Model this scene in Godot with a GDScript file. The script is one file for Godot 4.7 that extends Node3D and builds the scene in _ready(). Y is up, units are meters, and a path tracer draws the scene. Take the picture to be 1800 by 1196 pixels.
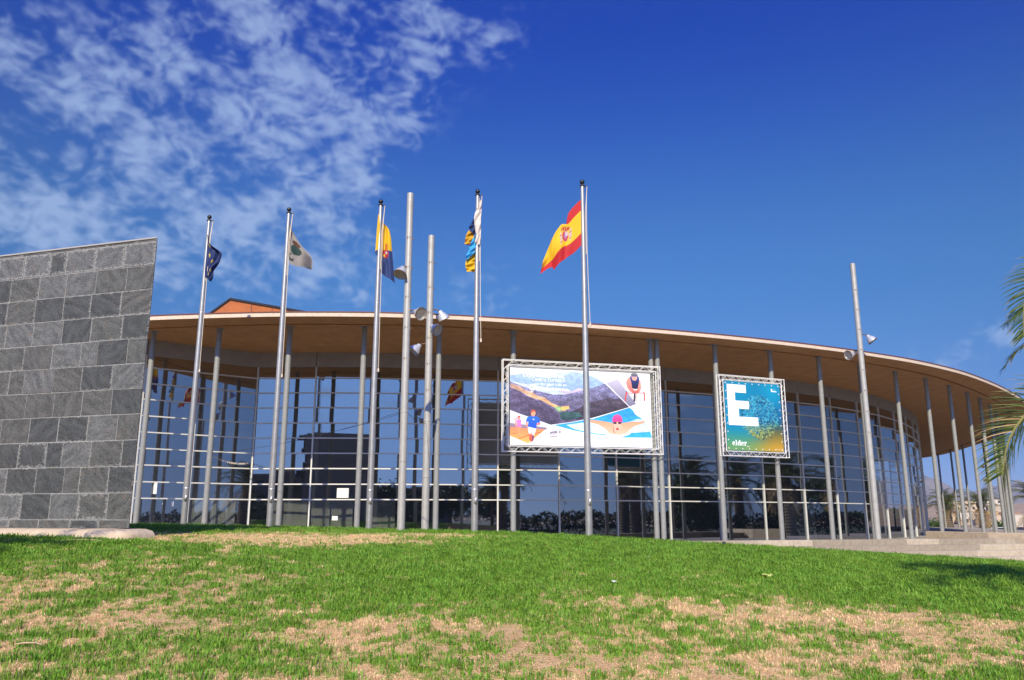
extends Node3D
# Convention hall with a curved canopy seen across a lawn.  Floor of the hall is y = 0, the camera stands at the origin and looks along -z.

const EYE := 1.12
const SOFFIT := 9.92
var rng := RandomNumberGenerator.new()
var names := {}
var M := {}

# ------------------------------------------------------------------ helpers
func numbered(called: String) -> String:
	var k: int = names.get(called, 0)
	names[called] = k + 1
	return called if k == 0 else "%s_%03d" % [called, k]

func tag(o: Node3D, label := "", category := "", group := "", kind := "") -> Node3D:
	if label: o.set_meta("label", label)
	if category: o.set_meta("category", category)
	if group: o.set_meta("group", group)
	if kind: o.set_meta("kind", kind)
	return o

func thing(called: String, label: String, category: String, at := Vector3.ZERO, turn := 0.0, group := "") -> Node3D:
	var o := Node3D.new()
	o.name = numbered(called)
	add_child(o)
	o.position = at
	o.rotation.y = turn
	tag(o, label, category, group)
	return o

func obj(called: String, mesh: Mesh, material: Material, parent: Node = self, at := Vector3.ZERO) -> MeshInstance3D:
	var o := MeshInstance3D.new()
	o.mesh = mesh
	o.material_override = null
	if material:
		o.material_override = material
	o.position = at
	o.name = numbered(called) if parent == self else called
	parent.add_child(o, true)
	return o

func struct(called: String, mesh: Mesh, material: Material, label: String, category: String) -> MeshInstance3D:
	var o := obj(called, mesh, material)
	tag(o, label, category, "", "structure")
	return o

class B:                                                        # gathers triangles, commits them as one mesh
	var st := SurfaceTool.new()
	var smooth := false
	var uv := false
	func _init(s := false) -> void:
		st.begin(Mesh.PRIMITIVE_TRIANGLES)
		st.set_smooth_group(0 if s else -1)
		smooth = s
	func tri(a: Vector3, b: Vector3, c: Vector3) -> B:          # counter-clockwise as seen from outside
		st.add_vertex(a); st.add_vertex(c); st.add_vertex(b)
		return self
	func quad(a: Vector3, b: Vector3, c: Vector3, d: Vector3) -> B:
		tri(a, b, c); tri(a, c, d)
		return self
	func quv(a: Vector3, b: Vector3, c: Vector3, d: Vector3, ua: Vector2, ub: Vector2, uc: Vector2, ud: Vector2) -> B:
		for p in [[a, ua], [c, uc], [b, ub], [a, ua], [d, ud], [c, uc]]:
			st.set_uv(p[1]); st.add_vertex(p[0])
		return self
	func box(c: Vector3, s: Vector3, q := Basis.IDENTITY) -> B:
		var h := s / 2.0
		var v := []
		for i in 8:
			v.append(c + q * Vector3(h.x if i & 1 else -h.x, h.y if i & 2 else -h.y, h.z if i & 4 else -h.z))
		quad(v[4], v[5], v[7], v[6]); quad(v[1], v[0], v[2], v[3])
		quad(v[5], v[1], v[3], v[7]); quad(v[0], v[4], v[6], v[2])
		quad(v[6], v[7], v[3], v[2]); quad(v[0], v[1], v[5], v[4])
		return self
	func cbox(c: Vector3, s: Vector3, ch: float, q := Basis.IDENTITY) -> B:      # box with chamfered edges
		var h := s / 2.0
		var P := func(sx: float, sy: float, sz: float, axis: int) -> Vector3:
			var e := Vector3(sx * h.x, sy * h.y, sz * h.z)
			for k in 3:
				if k != axis: e[k] -= sign(e[k]) * ch
			return c + q * e
		for axis in 3:
			var u := (axis + 1) % 3
			var w := (axis + 2) % 3
			for s0 in [-1.0, 1.0]:
				var ring := []
				for t in [[-1, -1], [1, -1], [1, 1], [-1, 1]]:
					var g := [0.0, 0.0, 0.0]
					g[axis] = s0; g[u] = t[0]; g[w] = t[1]
					ring.append(P.call(g[0], g[1], g[2], axis))
				if s0 > 0: quad(ring[0], ring[1], ring[2], ring[3])
				else: quad(ring[3], ring[2], ring[1], ring[0])
		for axis in 3:                                           # twelve edge bevels
			var u := (axis + 1) % 3
			var w := (axis + 2) % 3
			for su in [-1.0, 1.0]:
				for sw in [-1.0, 1.0]:
					var e := []
					for sa in [-1.0, 1.0]:
						var g := [0.0, 0.0, 0.0]
						g[axis] = sa; g[u] = su; g[w] = sw
						e.append(P.call(g[0], g[1], g[2], u)); e.append(P.call(g[0], g[1], g[2], w))
					if su * sw > 0: quad(e[0], e[1], e[3], e[2])
					else: quad(e[2], e[3], e[1], e[0])
		for i in 8:
			var g := [1.0 if i & 1 else -1.0, 1.0 if i & 2 else -1.0, 1.0 if i & 4 else -1.0]
			var a: Vector3 = P.call(g[0], g[1], g[2], 0)
			var b: Vector3 = P.call(g[0], g[1], g[2], 1)
			var d: Vector3 = P.call(g[0], g[1], g[2], 2)
			if g[0] * g[1] * g[2] > 0: tri(a, b, d)
			else: tri(a, d, b)
		return self
	func tube(pts: Array, rad: Array, sides := 10, caps := true) -> B:
		var rings := []
		var side := Vector3.ZERO
		for i in pts.size():
			var d: Vector3 = (pts[min(i + 1, pts.size() - 1)] - pts[max(i - 1, 0)]).normalized()
			if side == Vector3.ZERO:
				side = d.cross(Vector3.UP if abs(d.y) < 0.9 else Vector3.RIGHT).normalized()
			side = (side - d * side.dot(d)).normalized()
			var up := d.cross(side)
			var r := []
			for k in sides:
				var a := TAU * k / sides
				r.append(pts[i] + (side * cos(a) + up * sin(a)) * rad[i])
			rings.append(r)
		for i in pts.size() - 1:
			for k in sides:
				var n := (k + 1) % sides
				quad(rings[i][k], rings[i][n], rings[i + 1][n], rings[i + 1][k])
		if caps:
			st.set_smooth_group(-1)
			for k in range(1, sides - 1):
				tri(rings[0][0], rings[0][k + 1], rings[0][k])
				var l: Array = rings[-1]
				tri(l[0], l[k], l[k + 1])
			st.set_smooth_group(0 if smooth else -1)
		return self
	func lathe(profile: Array, sides := 16, q := Transform3D.IDENTITY) -> B:     # [(radius, height)] round the y axis
		for i in profile.size() - 1:
			var p: Vector2 = profile[i]
			var n: Vector2 = profile[i + 1]
			for k in sides:
				var a := TAU * k / sides
				var b := TAU * (k + 1) / sides
				var A := Vector3(cos(a), 0, -sin(a))
				var C := Vector3(cos(b), 0, -sin(b))
				quad(q * (A * p.x + Vector3.UP * p.y), q * (C * p.x + Vector3.UP * p.y), q * (C * n.x + Vector3.UP * n.y), q * (A * n.x + Vector3.UP * n.y))
		return self
	func prism(poly: PackedVector2Array, y0: float, y1: float, bottom := true) -> B:   # x,z outline
		var p := poly
		if not Geometry2D.is_polygon_clockwise(p):
			p = p.duplicate(); p.reverse()
		var n := p.size()
		for i in n:
			var a := p[i]
			var b := p[(i + 1) % n]
			quad(Vector3(b.x, y0, b.y), Vector3(a.x, y0, a.y), Vector3(a.x, y1, a.y), Vector3(b.x, y1, b.y))
		var t := Geometry2D.triangulate_polygon(p)
		for i in range(0, t.size(), 3):
			var a := p[t[i]]
			var b := p[t[i + 1]]
			var c := p[t[i + 2]]
			var up: bool = (b - a).cross(c - a) < 0
			var A := Vector3(a.x, y1, a.y)
			var Bv := Vector3(b.x, y1, b.y)
			var C := Vector3(c.x, y1, c.y)
			if up: tri(A, Bv, C)
			else: tri(A, C, Bv)
			if bottom:
				var dn := Vector3(0, y0 - y1, 0)
				if up: tri(A + dn, C + dn, Bv + dn)
				else: tri(A + dn, Bv + dn, C + dn)
		return self
	func done() -> ArrayMesh:
		st.generate_normals()
		st.index()
		return st.commit()

func lin(r: float, g: float, b: float) -> Color:
	return Color(r, g, b).linear_to_srgb()

func mat(r: float, g: float, b: float, rough := 0.8, metal := 0.0, spec := 0.5) -> StandardMaterial3D:
	var m := StandardMaterial3D.new()
	m.albedo_color = lin(r, g, b)
	m.roughness = rough
	m.metallic = metal
	m.metallic_specular = spec
	return m

func noise(freq: float, s: int, oct := 4, kind := FastNoiseLite.TYPE_SIMPLEX_SMOOTH, fractal := FastNoiseLite.FRACTAL_FBM) -> FastNoiseLite:
	var n := FastNoiseLite.new()
	n.seed = s
	n.frequency = freq
	n.noise_type = kind
	n.fractal_type = fractal if oct > 1 else FastNoiseLite.FRACTAL_NONE
	n.fractal_octaves = oct
	return n

func bake(w: int, h: int, f: Callable) -> Image:                # rows are computed on all cores; f(x, y) gives a linear colour
	var rows := []
	rows.resize(h)
	var job := func(y: int) -> void:
		var r := PackedByteArray()
		r.resize(w * 3)
		for x in w:
			var c: Color = f.call(x, y)
			c = c.linear_to_srgb()
			r[x * 3] = clampi(int(c.r * 255.0 + 0.5), 0, 255)
			r[x * 3 + 1] = clampi(int(c.g * 255.0 + 0.5), 0, 255)
			r[x * 3 + 2] = clampi(int(c.b * 255.0 + 0.5), 0, 255)
		rows[y] = r
	var id := WorkerThreadPool.add_group_task(job, h)
	WorkerThreadPool.wait_for_group_task_completion(id)
	var all := PackedByteArray()
	for r in rows: all.append_array(r)
	return Image.create_from_data(w, h, false, Image.FORMAT_RGB8, all)

func grain(n: int, layers: Array, ramp: Array) -> ImageTexture:  # layers [[frequency in cycles per tile, seed, weight, octaves]], ramp [[at, r, g, b] linear]
	var data := []
	for l in layers:
		var im: Image = noise(l[0] / float(n), l[1], l[3]).get_seamless_image(n, n, false, false, 0.2)
		im.convert(Image.FORMAT_L8)
		data.append(im.get_data())
	var lut := PackedByteArray()
	for i in 256:
		var t := i / 255.0
		var k := 0
		while k < ramp.size() - 2 and t > ramp[k + 1][0]: k += 1
		var a: Array = ramp[k]
		var b: Array = ramp[k + 1]
		var s := clampf((t - a[0]) / (b[0] - a[0]), 0, 1)
		var c := lin(lerpf(a[1], b[1], s), lerpf(a[2], b[2], s), lerpf(a[3], b[3], s))
		lut.append_array([int(c.r * 255), int(c.g * 255), int(c.b * 255)])
	var total := 0.0
	for l in layers: total += l[2]
	var out := PackedByteArray()
	out.resize(n * n * 3)
	for i in n * n:
		var v := 0.0
		for k in layers.size(): v += data[k][i] * layers[k][2]
		var q := clampi(int(((v / total) - 127.5) * 1.35 + 127.5), 0, 255) * 3
		out[i * 3] = lut[q]; out[i * 3 + 1] = lut[q + 1]; out[i * 3 + 2] = lut[q + 2]
	return ImageTexture.create_from_image(Image.create_from_data(n, n, false, Image.FORMAT_RGB8, out))

func height_tex(n: int, freq: float, s: int, oct := 4) -> ImageTexture:
	var im: Image = noise(freq / n, s, oct).get_seamless_image(n, n)
	im.convert(Image.FORMAT_L8)
	return ImageTexture.create_from_image(im)

func tex_mat(t: Texture2D, scale: float, rough := 0.85, metal := 0.0, bump: Texture2D = null, cm := 0.0, world := true) -> StandardMaterial3D:
	var m := mat(1, 1, 1, rough, metal)
	m.albedo_color = Color.WHITE
	m.albedo_texture = t
	m.uv1_triplanar = true
	m.uv1_world_triplanar = world
	m.uv1_scale = Vector3.ONE * scale
	if bump:
		m.heightmap_enabled = true
		m.heightmap_texture = bump
		m.heightmap_scale = cm
	return m

func smooth_path(p: Array, n: int, closed: bool) -> PackedVector2Array:
	var out := PackedVector2Array()
	var k := p.size()
	for i in (k if closed else k - 1):
		var a: Vector2 = p[(i - 1 + k) % k] if closed or i > 0 else p[0] * 2.0 - p[1]
		var b: Vector2 = p[i]
		var c: Vector2 = p[(i + 1) % k]
		var d: Vector2 = p[(i + 2) % k] if closed or i + 2 < k else c * 2.0 - b
		for j in n:
			out.append(b.cubic_interpolate(c, a, d, j / float(n)))
	if not closed: out.append(p[k - 1])
	return out

func V2(a: Array) -> Array:
	var o := []
	for i in range(0, a.size(), 2): o.append(Vector2(a[i], a[i + 1]))
	return o

func table(xs: Array, ys: Array, x: float) -> float:
	if x <= xs[0]: return ys[0]
	for i in xs.size() - 1:
		if x <= xs[i + 1]:
			return lerpf(ys[i], ys[i + 1], (x - xs[i]) / (xs[i + 1] - xs[i]))
	return ys[-1]

# ------------------------------------------------------------------ light and air
const SUN_UP := 35.5
const SUN_SIDE := -5.7                                           # degrees to the left of straight behind the camera
const BLOBS := [[-0.90, -2.07, 0.20, 0.37, 1.00], [-0.83, -1.64, 0.12, 0.19, 0.80], [-0.61, -1.85, 0.18, 0.30, 0.80], [-0.38, -1.74, 0.16, 0.26, 0.62], [-0.16, -1.53, 0.13, 0.20, 0.50], [-0.67, -2.35, 0.21, 0.43, 0.85], [-1.03, -2.70, 0.26, 0.57, 0.95], [-0.68, -2.95, 0.19, 0.47, 0.60], [-0.85, -3.42, 0.21, 0.61, 0.60], [-1.63, -2.70, 0.26, 0.57, 0.75], [-1.07, -1.58, 0.12, 0.18, 0.75], [-1.43, -2.15, 0.11, 0.23, 0.50], [-1.11, -1.88, 0.07, 0.14, 0.60], [-0.31, -1.91, 0.09, 0.16, 0.70], [-0.44, -2.22, 0.09, 0.19, 0.70], [2.74, -4.76, 0.32, 1.14, 0.42], [-0.11, -3.61, 0.20, 0.61, 0.40], [2.84, -5.76, 0.28, 1.24, 0.35], [-0.55, -1.47, 0.10, 0.15, 0.55], [-0.02, -1.49, 0.09, 0.14, 0.30], [-1.47, -3.33, 0.29, 0.76, 0.80], [-1.77, -2.22, 0.29, 0.51, 0.60], [-1.23, -1.53, 0.15, 0.22, 0.60], [-0.47, -1.29, 0.18, 0.22, 0.50], [4.11, -6.58, 0.24, 1.24, 0.40]]

func sun_dir() -> Vector3:
	var e := deg_to_rad(SUN_UP)
	var a := deg_to_rad(SUN_SIDE)
	return Vector3(sin(a) * cos(e), sin(e), cos(a) * cos(e))

func make_sky() -> ImageTexture:
	var w := 4096
	var h := 2048
	var s := sun_dir()
	var n1 := noise(12.0, 11, 4)
	var n2 := noise(42.0, 12, 3)
	var n3 := noise(0.8, 14, 3)
	var warp := noise(12.0, 13, 2)
	var rows := []
	rows.resize(h)
	var job := func(y: int) -> void:
		var r := PackedFloat32Array()
		r.resize(w * 3)
		var e := (0.5 - (y + 0.5) / h) * PI
		var up := sin(e)
		var ce := cos(e)
		var top := Vector3(0.002, 0.100, 0.82)
		var mid := Vector3(0.080, 0.300, 0.80)
		var low := Vector3(0.165, 0.370, 0.82)
		var hor := Vector3(0.36, 0.50, 0.78)
		var u := maxf(up, 0.0)
		var base: Vector3
		if u < 0.08: base = hor.lerp(low, pow(u / 0.08, 0.7))
		elif u < 0.26: base = low.lerp(mid, pow((u - 0.08) / 0.18, 0.8))
		elif u < 0.56: base = mid.lerp(top, smoothstep(0.0, 1.0, (u - 0.26) / 0.30) * 0.75 + 0.25 * (u - 0.26) / 0.30)
		else: base = top
		var at := func(x: int) -> Array:                         # smooth colour of the air and how cloudy it is, taken every 16 pixels
			var a := (x + 0.5) / w * TAU
			var dx := sin(a) * ce
			var dz := -cos(a) * ce
			var c := dx * s.x + up * s.y + dz * s.z
			var ang := acos(clampf(c, -1, 1))
			var mie := 0.55 * exp(-ang / 0.45) + 0.8 * exp(-ang / 0.12)
			var m := 0.0
			if up > 0.04 and c < 0.9:
				var px := dx / up
				var pz := dz / up
				if dz < 0:
					for b in BLOBS:
						var ex: float = (px - b[0]) / b[2]
						var ez: float = (pz - b[1]) / b[3]
						var q := ex * ex + ez * ez
						if q < 5.0: m += b[4] * exp(-q)
					m = minf(m, 1.0)
				else:
					m = smoothstep(0.05, 0.5, n3.get_noise_2d(px, pz)) * 0.8
			return [base * ((0.55 + 1.6 * c * c) * 0.62 + mie * 2.3) + Vector3(1.0, 0.98, 0.94) * mie * 0.95, m]
		var left: Array = at.call(0)
		for k in w / 16:
			var right: Array = at.call((k + 1) * 16)
			for i in 16:
				var x := k * 16 + i
				var col: Vector3 = left[0].lerp(right[0], i / 16.0)
				var m: float = lerpf(left[1], right[1], i / 16.0)
				if m > 0.03:
					var a := (x + 0.5) / w * TAU
					var px := sin(a) * ce
					var pz := -cos(a) * ce
					var py := up * 1.5
					var wx := warp.get_noise_3d(px, py, pz) * 0.02
					var v := n1.get_noise_3d(px + wx, py - wx, pz) * 0.55 + n2.get_noise_3d(px - wx, py + wx, pz) * 0.45
					var d := smoothstep(-0.42, 0.95, v * 1.6 + (m - 0.60) * 0.75) * smoothstep(0.0, 0.5, m)
					d *= smoothstep(0.04, 0.16, up)
					col = col.lerp(Vector3(0.41, 0.54, 0.80), minf(d, 1.0) * 0.64)
				col *= 0.89
				r[x * 3] = col.x; r[x * 3 + 1] = col.y; r[x * 3 + 2] = col.z
			left = right
		rows[y] = r
	var id := WorkerThreadPool.add_group_task(job, h / 2 + 2)
	WorkerThreadPool.wait_for_group_task_completion(id)
	var ground := PackedFloat32Array()
	ground.resize(w * 3)
	for x in w:
		ground[x * 3] = 0.16; ground[x * 3 + 1] = 0.14; ground[x * 3 + 2] = 0.11
	var bytes := PackedByteArray()
	for y in h:
		bytes.append_array((rows[y] if rows[y] != null else ground).to_byte_array())
	return ImageTexture.create_from_image(Image.create_from_data(w, h, false, Image.FORMAT_RGBF, bytes))

func light_and_camera() -> void:
	var cam := Camera3D.new()
	cam.name = "camera"
	cam.fov = 45.68
	cam.far = 12000.0
	cam.near = 0.1
	cam.position = Vector3(0, EYE, 0)
	cam.rotation.x = atan(311.0 / 1420.0)
	add_child(cam)
	var sun := DirectionalLight3D.new()
	sun.name = "sun"
	sun.light_energy = 1.6
	sun.light_color = Color(1.0, 0.955, 0.84)
	sun.light_angular_distance = 0.53
	sun.shadow_enabled = true
	add_child(sun)
	sun.look_at_from_position(sun_dir() * 50.0, Vector3.ZERO)
	var e := Environment.new()
	e.background_mode = Environment.BG_SKY
	var sky := Sky.new()
	var p := PanoramaSkyMaterial.new()
	p.panorama = make_sky()
	sky.sky_material = p
	e.sky = sky
	e.tonemap_mode = Environment.TONE_MAPPER_LINEAR
	e.tonemap_exposure = 1.2
	e.fog_enabled = true
	e.fog_density = 0.00014
	e.fog_light_color = Color(0.80, 0.88, 1.0)
	e.sdfgi_enabled = true
	e.ssao_enabled = true
	e.ssil_enabled = true
	var we := WorldEnvironment.new()
	we.name = "environment"
	we.environment = e
	add_child(we)

# ------------------------------------------------------------------ the lie of the land
const CREST_X := [-30.0, -13.0, -9.0, -5.0, -1.3, 1.17, 2.87, 5.64, 9.04, 12.16, 13.62, 14.75, 15.6]
const CREST_D := [32.0, 31.5, 30.5, 29.6, 28.8, 28.4, 28.0, 27.5, 26.5, 25.5, 25.0, 24.4, 22.5]
const CREST_H := [0.80, 0.80, 0.74, 0.67, 0.595, 0.53, 0.465, 0.29, 0.14, -0.03, -0.10, -0.18, -0.30]

func lawn_h(x: float, z: float) -> float:
	var d := -z
	var c := table(CREST_X, CREST_D, x)
	var h := table(CREST_X, CREST_H, x)
	var p := table([-9.0, 0.0, 14.0], [4.0, 2.6, 1.9], x)
	var t := clampf((d - 7.5) / (c - 7.5), 0, 1)
	var y := -0.53 + (h + 0.53) * (1.0 - pow(1.0 - t, p))
	if d > c:
		y = lerpf(y, -0.45, smoothstep(0.0, 3.0, d - c - 0.2))
	return y

const PATCHES := [[-5.3, 20.5, 3.8, 2.6, -1.7], [-1.3, 13.5, 3.0, 3.0, 1.0], [7.5, 14.0, 3.2, 2.4, 1.2], [11.0, 19.0, 4.0, 4.0, 0.8], [3.0, 19.5, 5.0, 5.0, 0.9], [3.9, 11.4, 2.8, 0.9, -1.2], [6.6, 10.4, 2.0, 0.9, -0.5],
	[3.0, 8.9, 3.6, 1.2, -0.45], [-1.6, 10.2, 1.4, 0.7, -0.8], [-5.5, 12.0, 3.0, 4.0, -0.35], [-9.0, 16.5, 2.2, 2.6, 0.7], [-2.6, 17.0, 2.5, 1.6, 0.5], [-4.5, 9.0, 2.2, 0.8, 0.2], [-1.8, 24.5, 2.4, 1.6, -1.2], [4.6, 8.3, 0.9, 0.6, 0.5]]
var patch_noise := noise(0.55, 31, 3)
var patch_fine := noise(1.5, 32, 3)
var patch_clump := noise(4.5, 33, 2)

func green(x: float, z: float) -> float:
	var d := -z
	var f := 0.02
	for p in PATCHES:
		var ex: float = (x - p[0]) / p[2]
		var ez: float = (d - p[1]) / p[3]
		f += p[4] * exp(-ex * ex - ez * ez)
	f += 0.75 * smoothstep(2.6, 0.6, table(CREST_X, CREST_D, x) - d)
	f += patch_noise.get_noise_2d(x, d) * 0.8 + patch_fine.get_noise_2d(x, d) * 1.0 + patch_clump.get_noise_2d(x, d) * 1.25
	return smoothstep(-0.75, 0.75, f + 0.05)

# the plan of the hall: x, z of the columns, of the roof's rim and of the glass wall
var COLUMNS := V2([-30.6, -44.6, -27.6, -42.4, -24.2, -40.6, -20.8, -39.2, -17.37, -38.19, -13.99, -37.64, -10.52, -37.28, -6.99, -37.28, -3.47, -37.52, 0.06, -38.12, 3.58, -38.87, 7.0, -40.05, 7.34, -40.1, 10.58, -41.29, 13.97, -42.92, 17.3, -44.76, 20.52, -46.94, 23.7, -49.23, 26.84, -51.74, 29.96, -54.76, 32.84, -57.73, 35.45, -60.73, 38.2, -64.2, 41.0, -68.1, 43.8, -72.2, 46.4, -76.6, 48.9, -81.6, 52.6, -90.5, 54.7, -96.2, 57.08, -102.84, 58.86, -109.05, 60.79, -116.05])
var RIM := V2([-33.28, -44.37, -26.22, -39.23, -20.78, -36.91, -16.76, -35.96, -12.87, -35.44, -10.24, -35.23, -7.67, -35.23, -5.45, -35.36, -2.6, -35.8, 0.0, -36.43, 2.69, -37.18, 5.5, -38.02, 8.46, -39.04, 11.62, -40.26, 15.05, -41.77, 18.46, -43.47, 21.32, -45.1, 23.4, -46.39, 26.02, -48.31, 29.15, -50.93, 33.48, -55.27, 37.01, -59.2, 39.33, -61.92, 43.06, -66.76, 46.29, -72.11, 49.11, -77.65, 51.64, -83.0, 53.95, -88.75, 56.78, -97.02, 59.1, -105.09, 62.43, -118.1, 62.0, -128.0, 55.0, -140.0, 38.0, -150.0, 10.0, -151.0, -20.0, -141.0, -42.0, -118.0, -52.0, -92.0, -51.0, -68.0, -43.0, -53.0])
var GLASS := V2([-24.5, -43.0, -19.7, -39.3, -18.54, -40.18, -16.44, -41.77, -13.91, -43.62, -10.68, -43.45, -7.45, -43.6, -4.12, -43.95, -0.78, -44.55, 2.6, -45.4, 5.95, -46.6, 9.2, -48.0, 12.5, -49.6, 15.7, -51.2, 18.9, -53.1, 21.8, -55.1, 24.6, -57.4, 27.3, -60.0, 29.8, -62.9, 32.2, -66.0, 34.5, -69.5, 36.6, -73.0, 38.7, -77.0, 40.6, -81.0, 42.4, -85.0, 43.8, -89.0, 44.0, -95.0])
const ROWS := [-0.4, 2.01, 2.81, 3.63, 4.44, 5.25, 6.06, 6.89, 7.70, 8.51, 9.14]

func make_materials() -> void:
	var bumps := height_tex(512, 14.0, 5, 5)
	var fine := height_tex(512, 60.0, 6, 3)
	M.fine = fine
	M.soffit = tex_mat(grain(512, [[10, 1, 1.0, 5], [60, 2, 0.7, 3], [3, 3, 1.3, 3]], [[0.0, 0.31, 0.155, 0.050], [0.5, 0.40, 0.205, 0.070], [1.0, 0.48, 0.255, 0.092]]), 0.23, 0.9, 0.0, fine, 0.6)
	M.fascia = tex_mat(grain(512, [[8, 4, 1.0, 4], [70, 5, 0.8, 3]], [[0.0, 0.46, 0.36, 0.27], [0.5, 0.62, 0.50, 0.385], [1.0, 0.70, 0.58, 0.46]]), 0.5, 0.85)
	M.roofing = mat(0.12, 0.10, 0.095, 0.9)
	M.flashing = mat(0.14, 0.035, 0.03, 0.6)
	M.column = tex_mat(grain(256, [[50, 7, 1.0, 3], [4, 8, 0.6, 3]], [[0.0, 0.225, 0.225, 0.21], [1.0, 0.33, 0.332, 0.315]]), 0.7, 0.45, 0.1)
	M.column.metallic_specular = 0.4
	M.frame = mat(0.62, 0.61, 0.58, 0.45, 0.1)
	M.panel = tex_mat(grain(256, [[6, 9, 1.0, 4], [60, 10, 0.4, 3]], [[0.0, 0.26, 0.245, 0.22], [1.0, 0.34, 0.32, 0.29]]), 0.3, 0.6)
	M.galvanised = tex_mat(grain(512, [[26, 12, 1.0, 4], [90, 13, 0.7, 3], [3, 14, 0.6, 3]], [[0.0, 0.28, 0.27, 0.245], [0.5, 0.39, 0.38, 0.35], [1.0, 0.50, 0.49, 0.455]]), 0.9, 0.5, 0.2)
	M.steel = tex_mat(grain(256, [[30, 15, 1.0, 4], [4, 16, 0.8, 3]], [[0.0, 0.37, 0.36, 0.335], [1.0, 0.54, 0.525, 0.49]]), 0.8, 0.36, 0.6)
	M.truss = mat(0.74, 0.72, 0.68, 0.45, 0.1)
	M.aluminium = tex_mat(grain(256, [[20, 17, 1.0, 4], [5, 18, 0.8, 3]], [[0.0, 0.52, 0.52, 0.51], [1.0, 0.78, 0.78, 0.77]]), 2.0, 0.38, 0.55)
	M.black = mat(0.012, 0.012, 0.013, 0.35)
	M.dark = mat(0.035, 0.035, 0.037, 0.7)
	M.rust = mat(0.16, 0.085, 0.05, 0.8)
	M.rope = mat(0.66, 0.56, 0.43, 0.9)
	M.corten = tex_mat(grain(512, [[6, 19, 1.0, 5], [40, 20, 0.7, 3]], [[0.0, 0.44, 0.125, 0.038], [0.5, 0.60, 0.180, 0.052], [1.0, 0.70, 0.240, 0.078]]), 0.12, 0.8)
	M.concrete = tex_mat(grain(512, [[9, 21, 1.0, 5], [70, 22, 0.9, 3], [2, 23, 0.5, 2]], [[0.0, 0.31, 0.235, 0.155], [0.45, 0.47, 0.37, 0.255], [1.0, 0.60, 0.50, 0.365]]), 0.45, 0.9, 0.0, bumps, 1.2)
	M.step = []
	for k in 3:
		var t: float = [0.66, 0.80, 0.98][k]
		M.step.append(tex_mat(grain(256, [[7, 24 + k, 1.0, 5], [50, 27, 0.8, 3]], [[0.0, 0.32 * t, 0.265 * t, 0.195 * t], [0.5, 0.44 * t, 0.37 * t, 0.275 * t], [1.0, 0.54 * t, 0.465 * t, 0.36 * t]]), 0.5, 0.9, 0.0, fine, 0.5))
	M.paving = tex_mat(grain(512, [[5, 30, 1.0, 5], [60, 31, 0.8, 3]], [[0.0, 0.24, 0.21, 0.18], [1.0, 0.40, 0.36, 0.31]]), 0.2, 0.9)
	M.soil = tex_mat(grain(1024, [[14, 33, 0.8, 5], [110, 34, 1.2, 4], [300, 35, 0.9, 2], [4, 36, 0.4, 2]], [[0.0, 0.14, 0.075, 0.03], [0.35, 0.44, 0.265, 0.115], [0.65, 0.62, 0.41, 0.205], [1.0, 0.80, 0.60, 0.36]]), 0.42, 0.95, 0.0, height_tex(512, 50.0, 37, 4), 3.0)
	M.earth = tex_mat(grain(512, [[5, 38, 1.0, 5], [60, 39, 0.6, 3]], [[0.0, 0.20, 0.14, 0.09], [1.0, 0.42, 0.31, 0.21]]), 0.03, 0.95)
	var g := StandardMaterial3D.new()                             # solar-control glass: a thin metal film that mirrors a third, keeps a quarter and lets the rest through
	var one := Image.create(4, 4, false, Image.FORMAT_RGB8)
	one.fill(Color.WHITE)
	g.albedo_texture = ImageTexture.create_from_image(one)
	g.albedo_color = Color(lin(0.45, 0.49, 0.535), 0.68)
	g.transparency = BaseMaterial3D.TRANSPARENCY_ALPHA
	g.metallic = 1.0
	g.roughness = 0.015
	M.glass = g
	M.grout = tex_mat(grain(256, [[9, 40, 1.0, 4], [60, 41, 0.8, 3]], [[0.0, 0.17, 0.17, 0.165], [1.0, 0.38, 0.375, 0.365]]), 0.9, 0.95)

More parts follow.
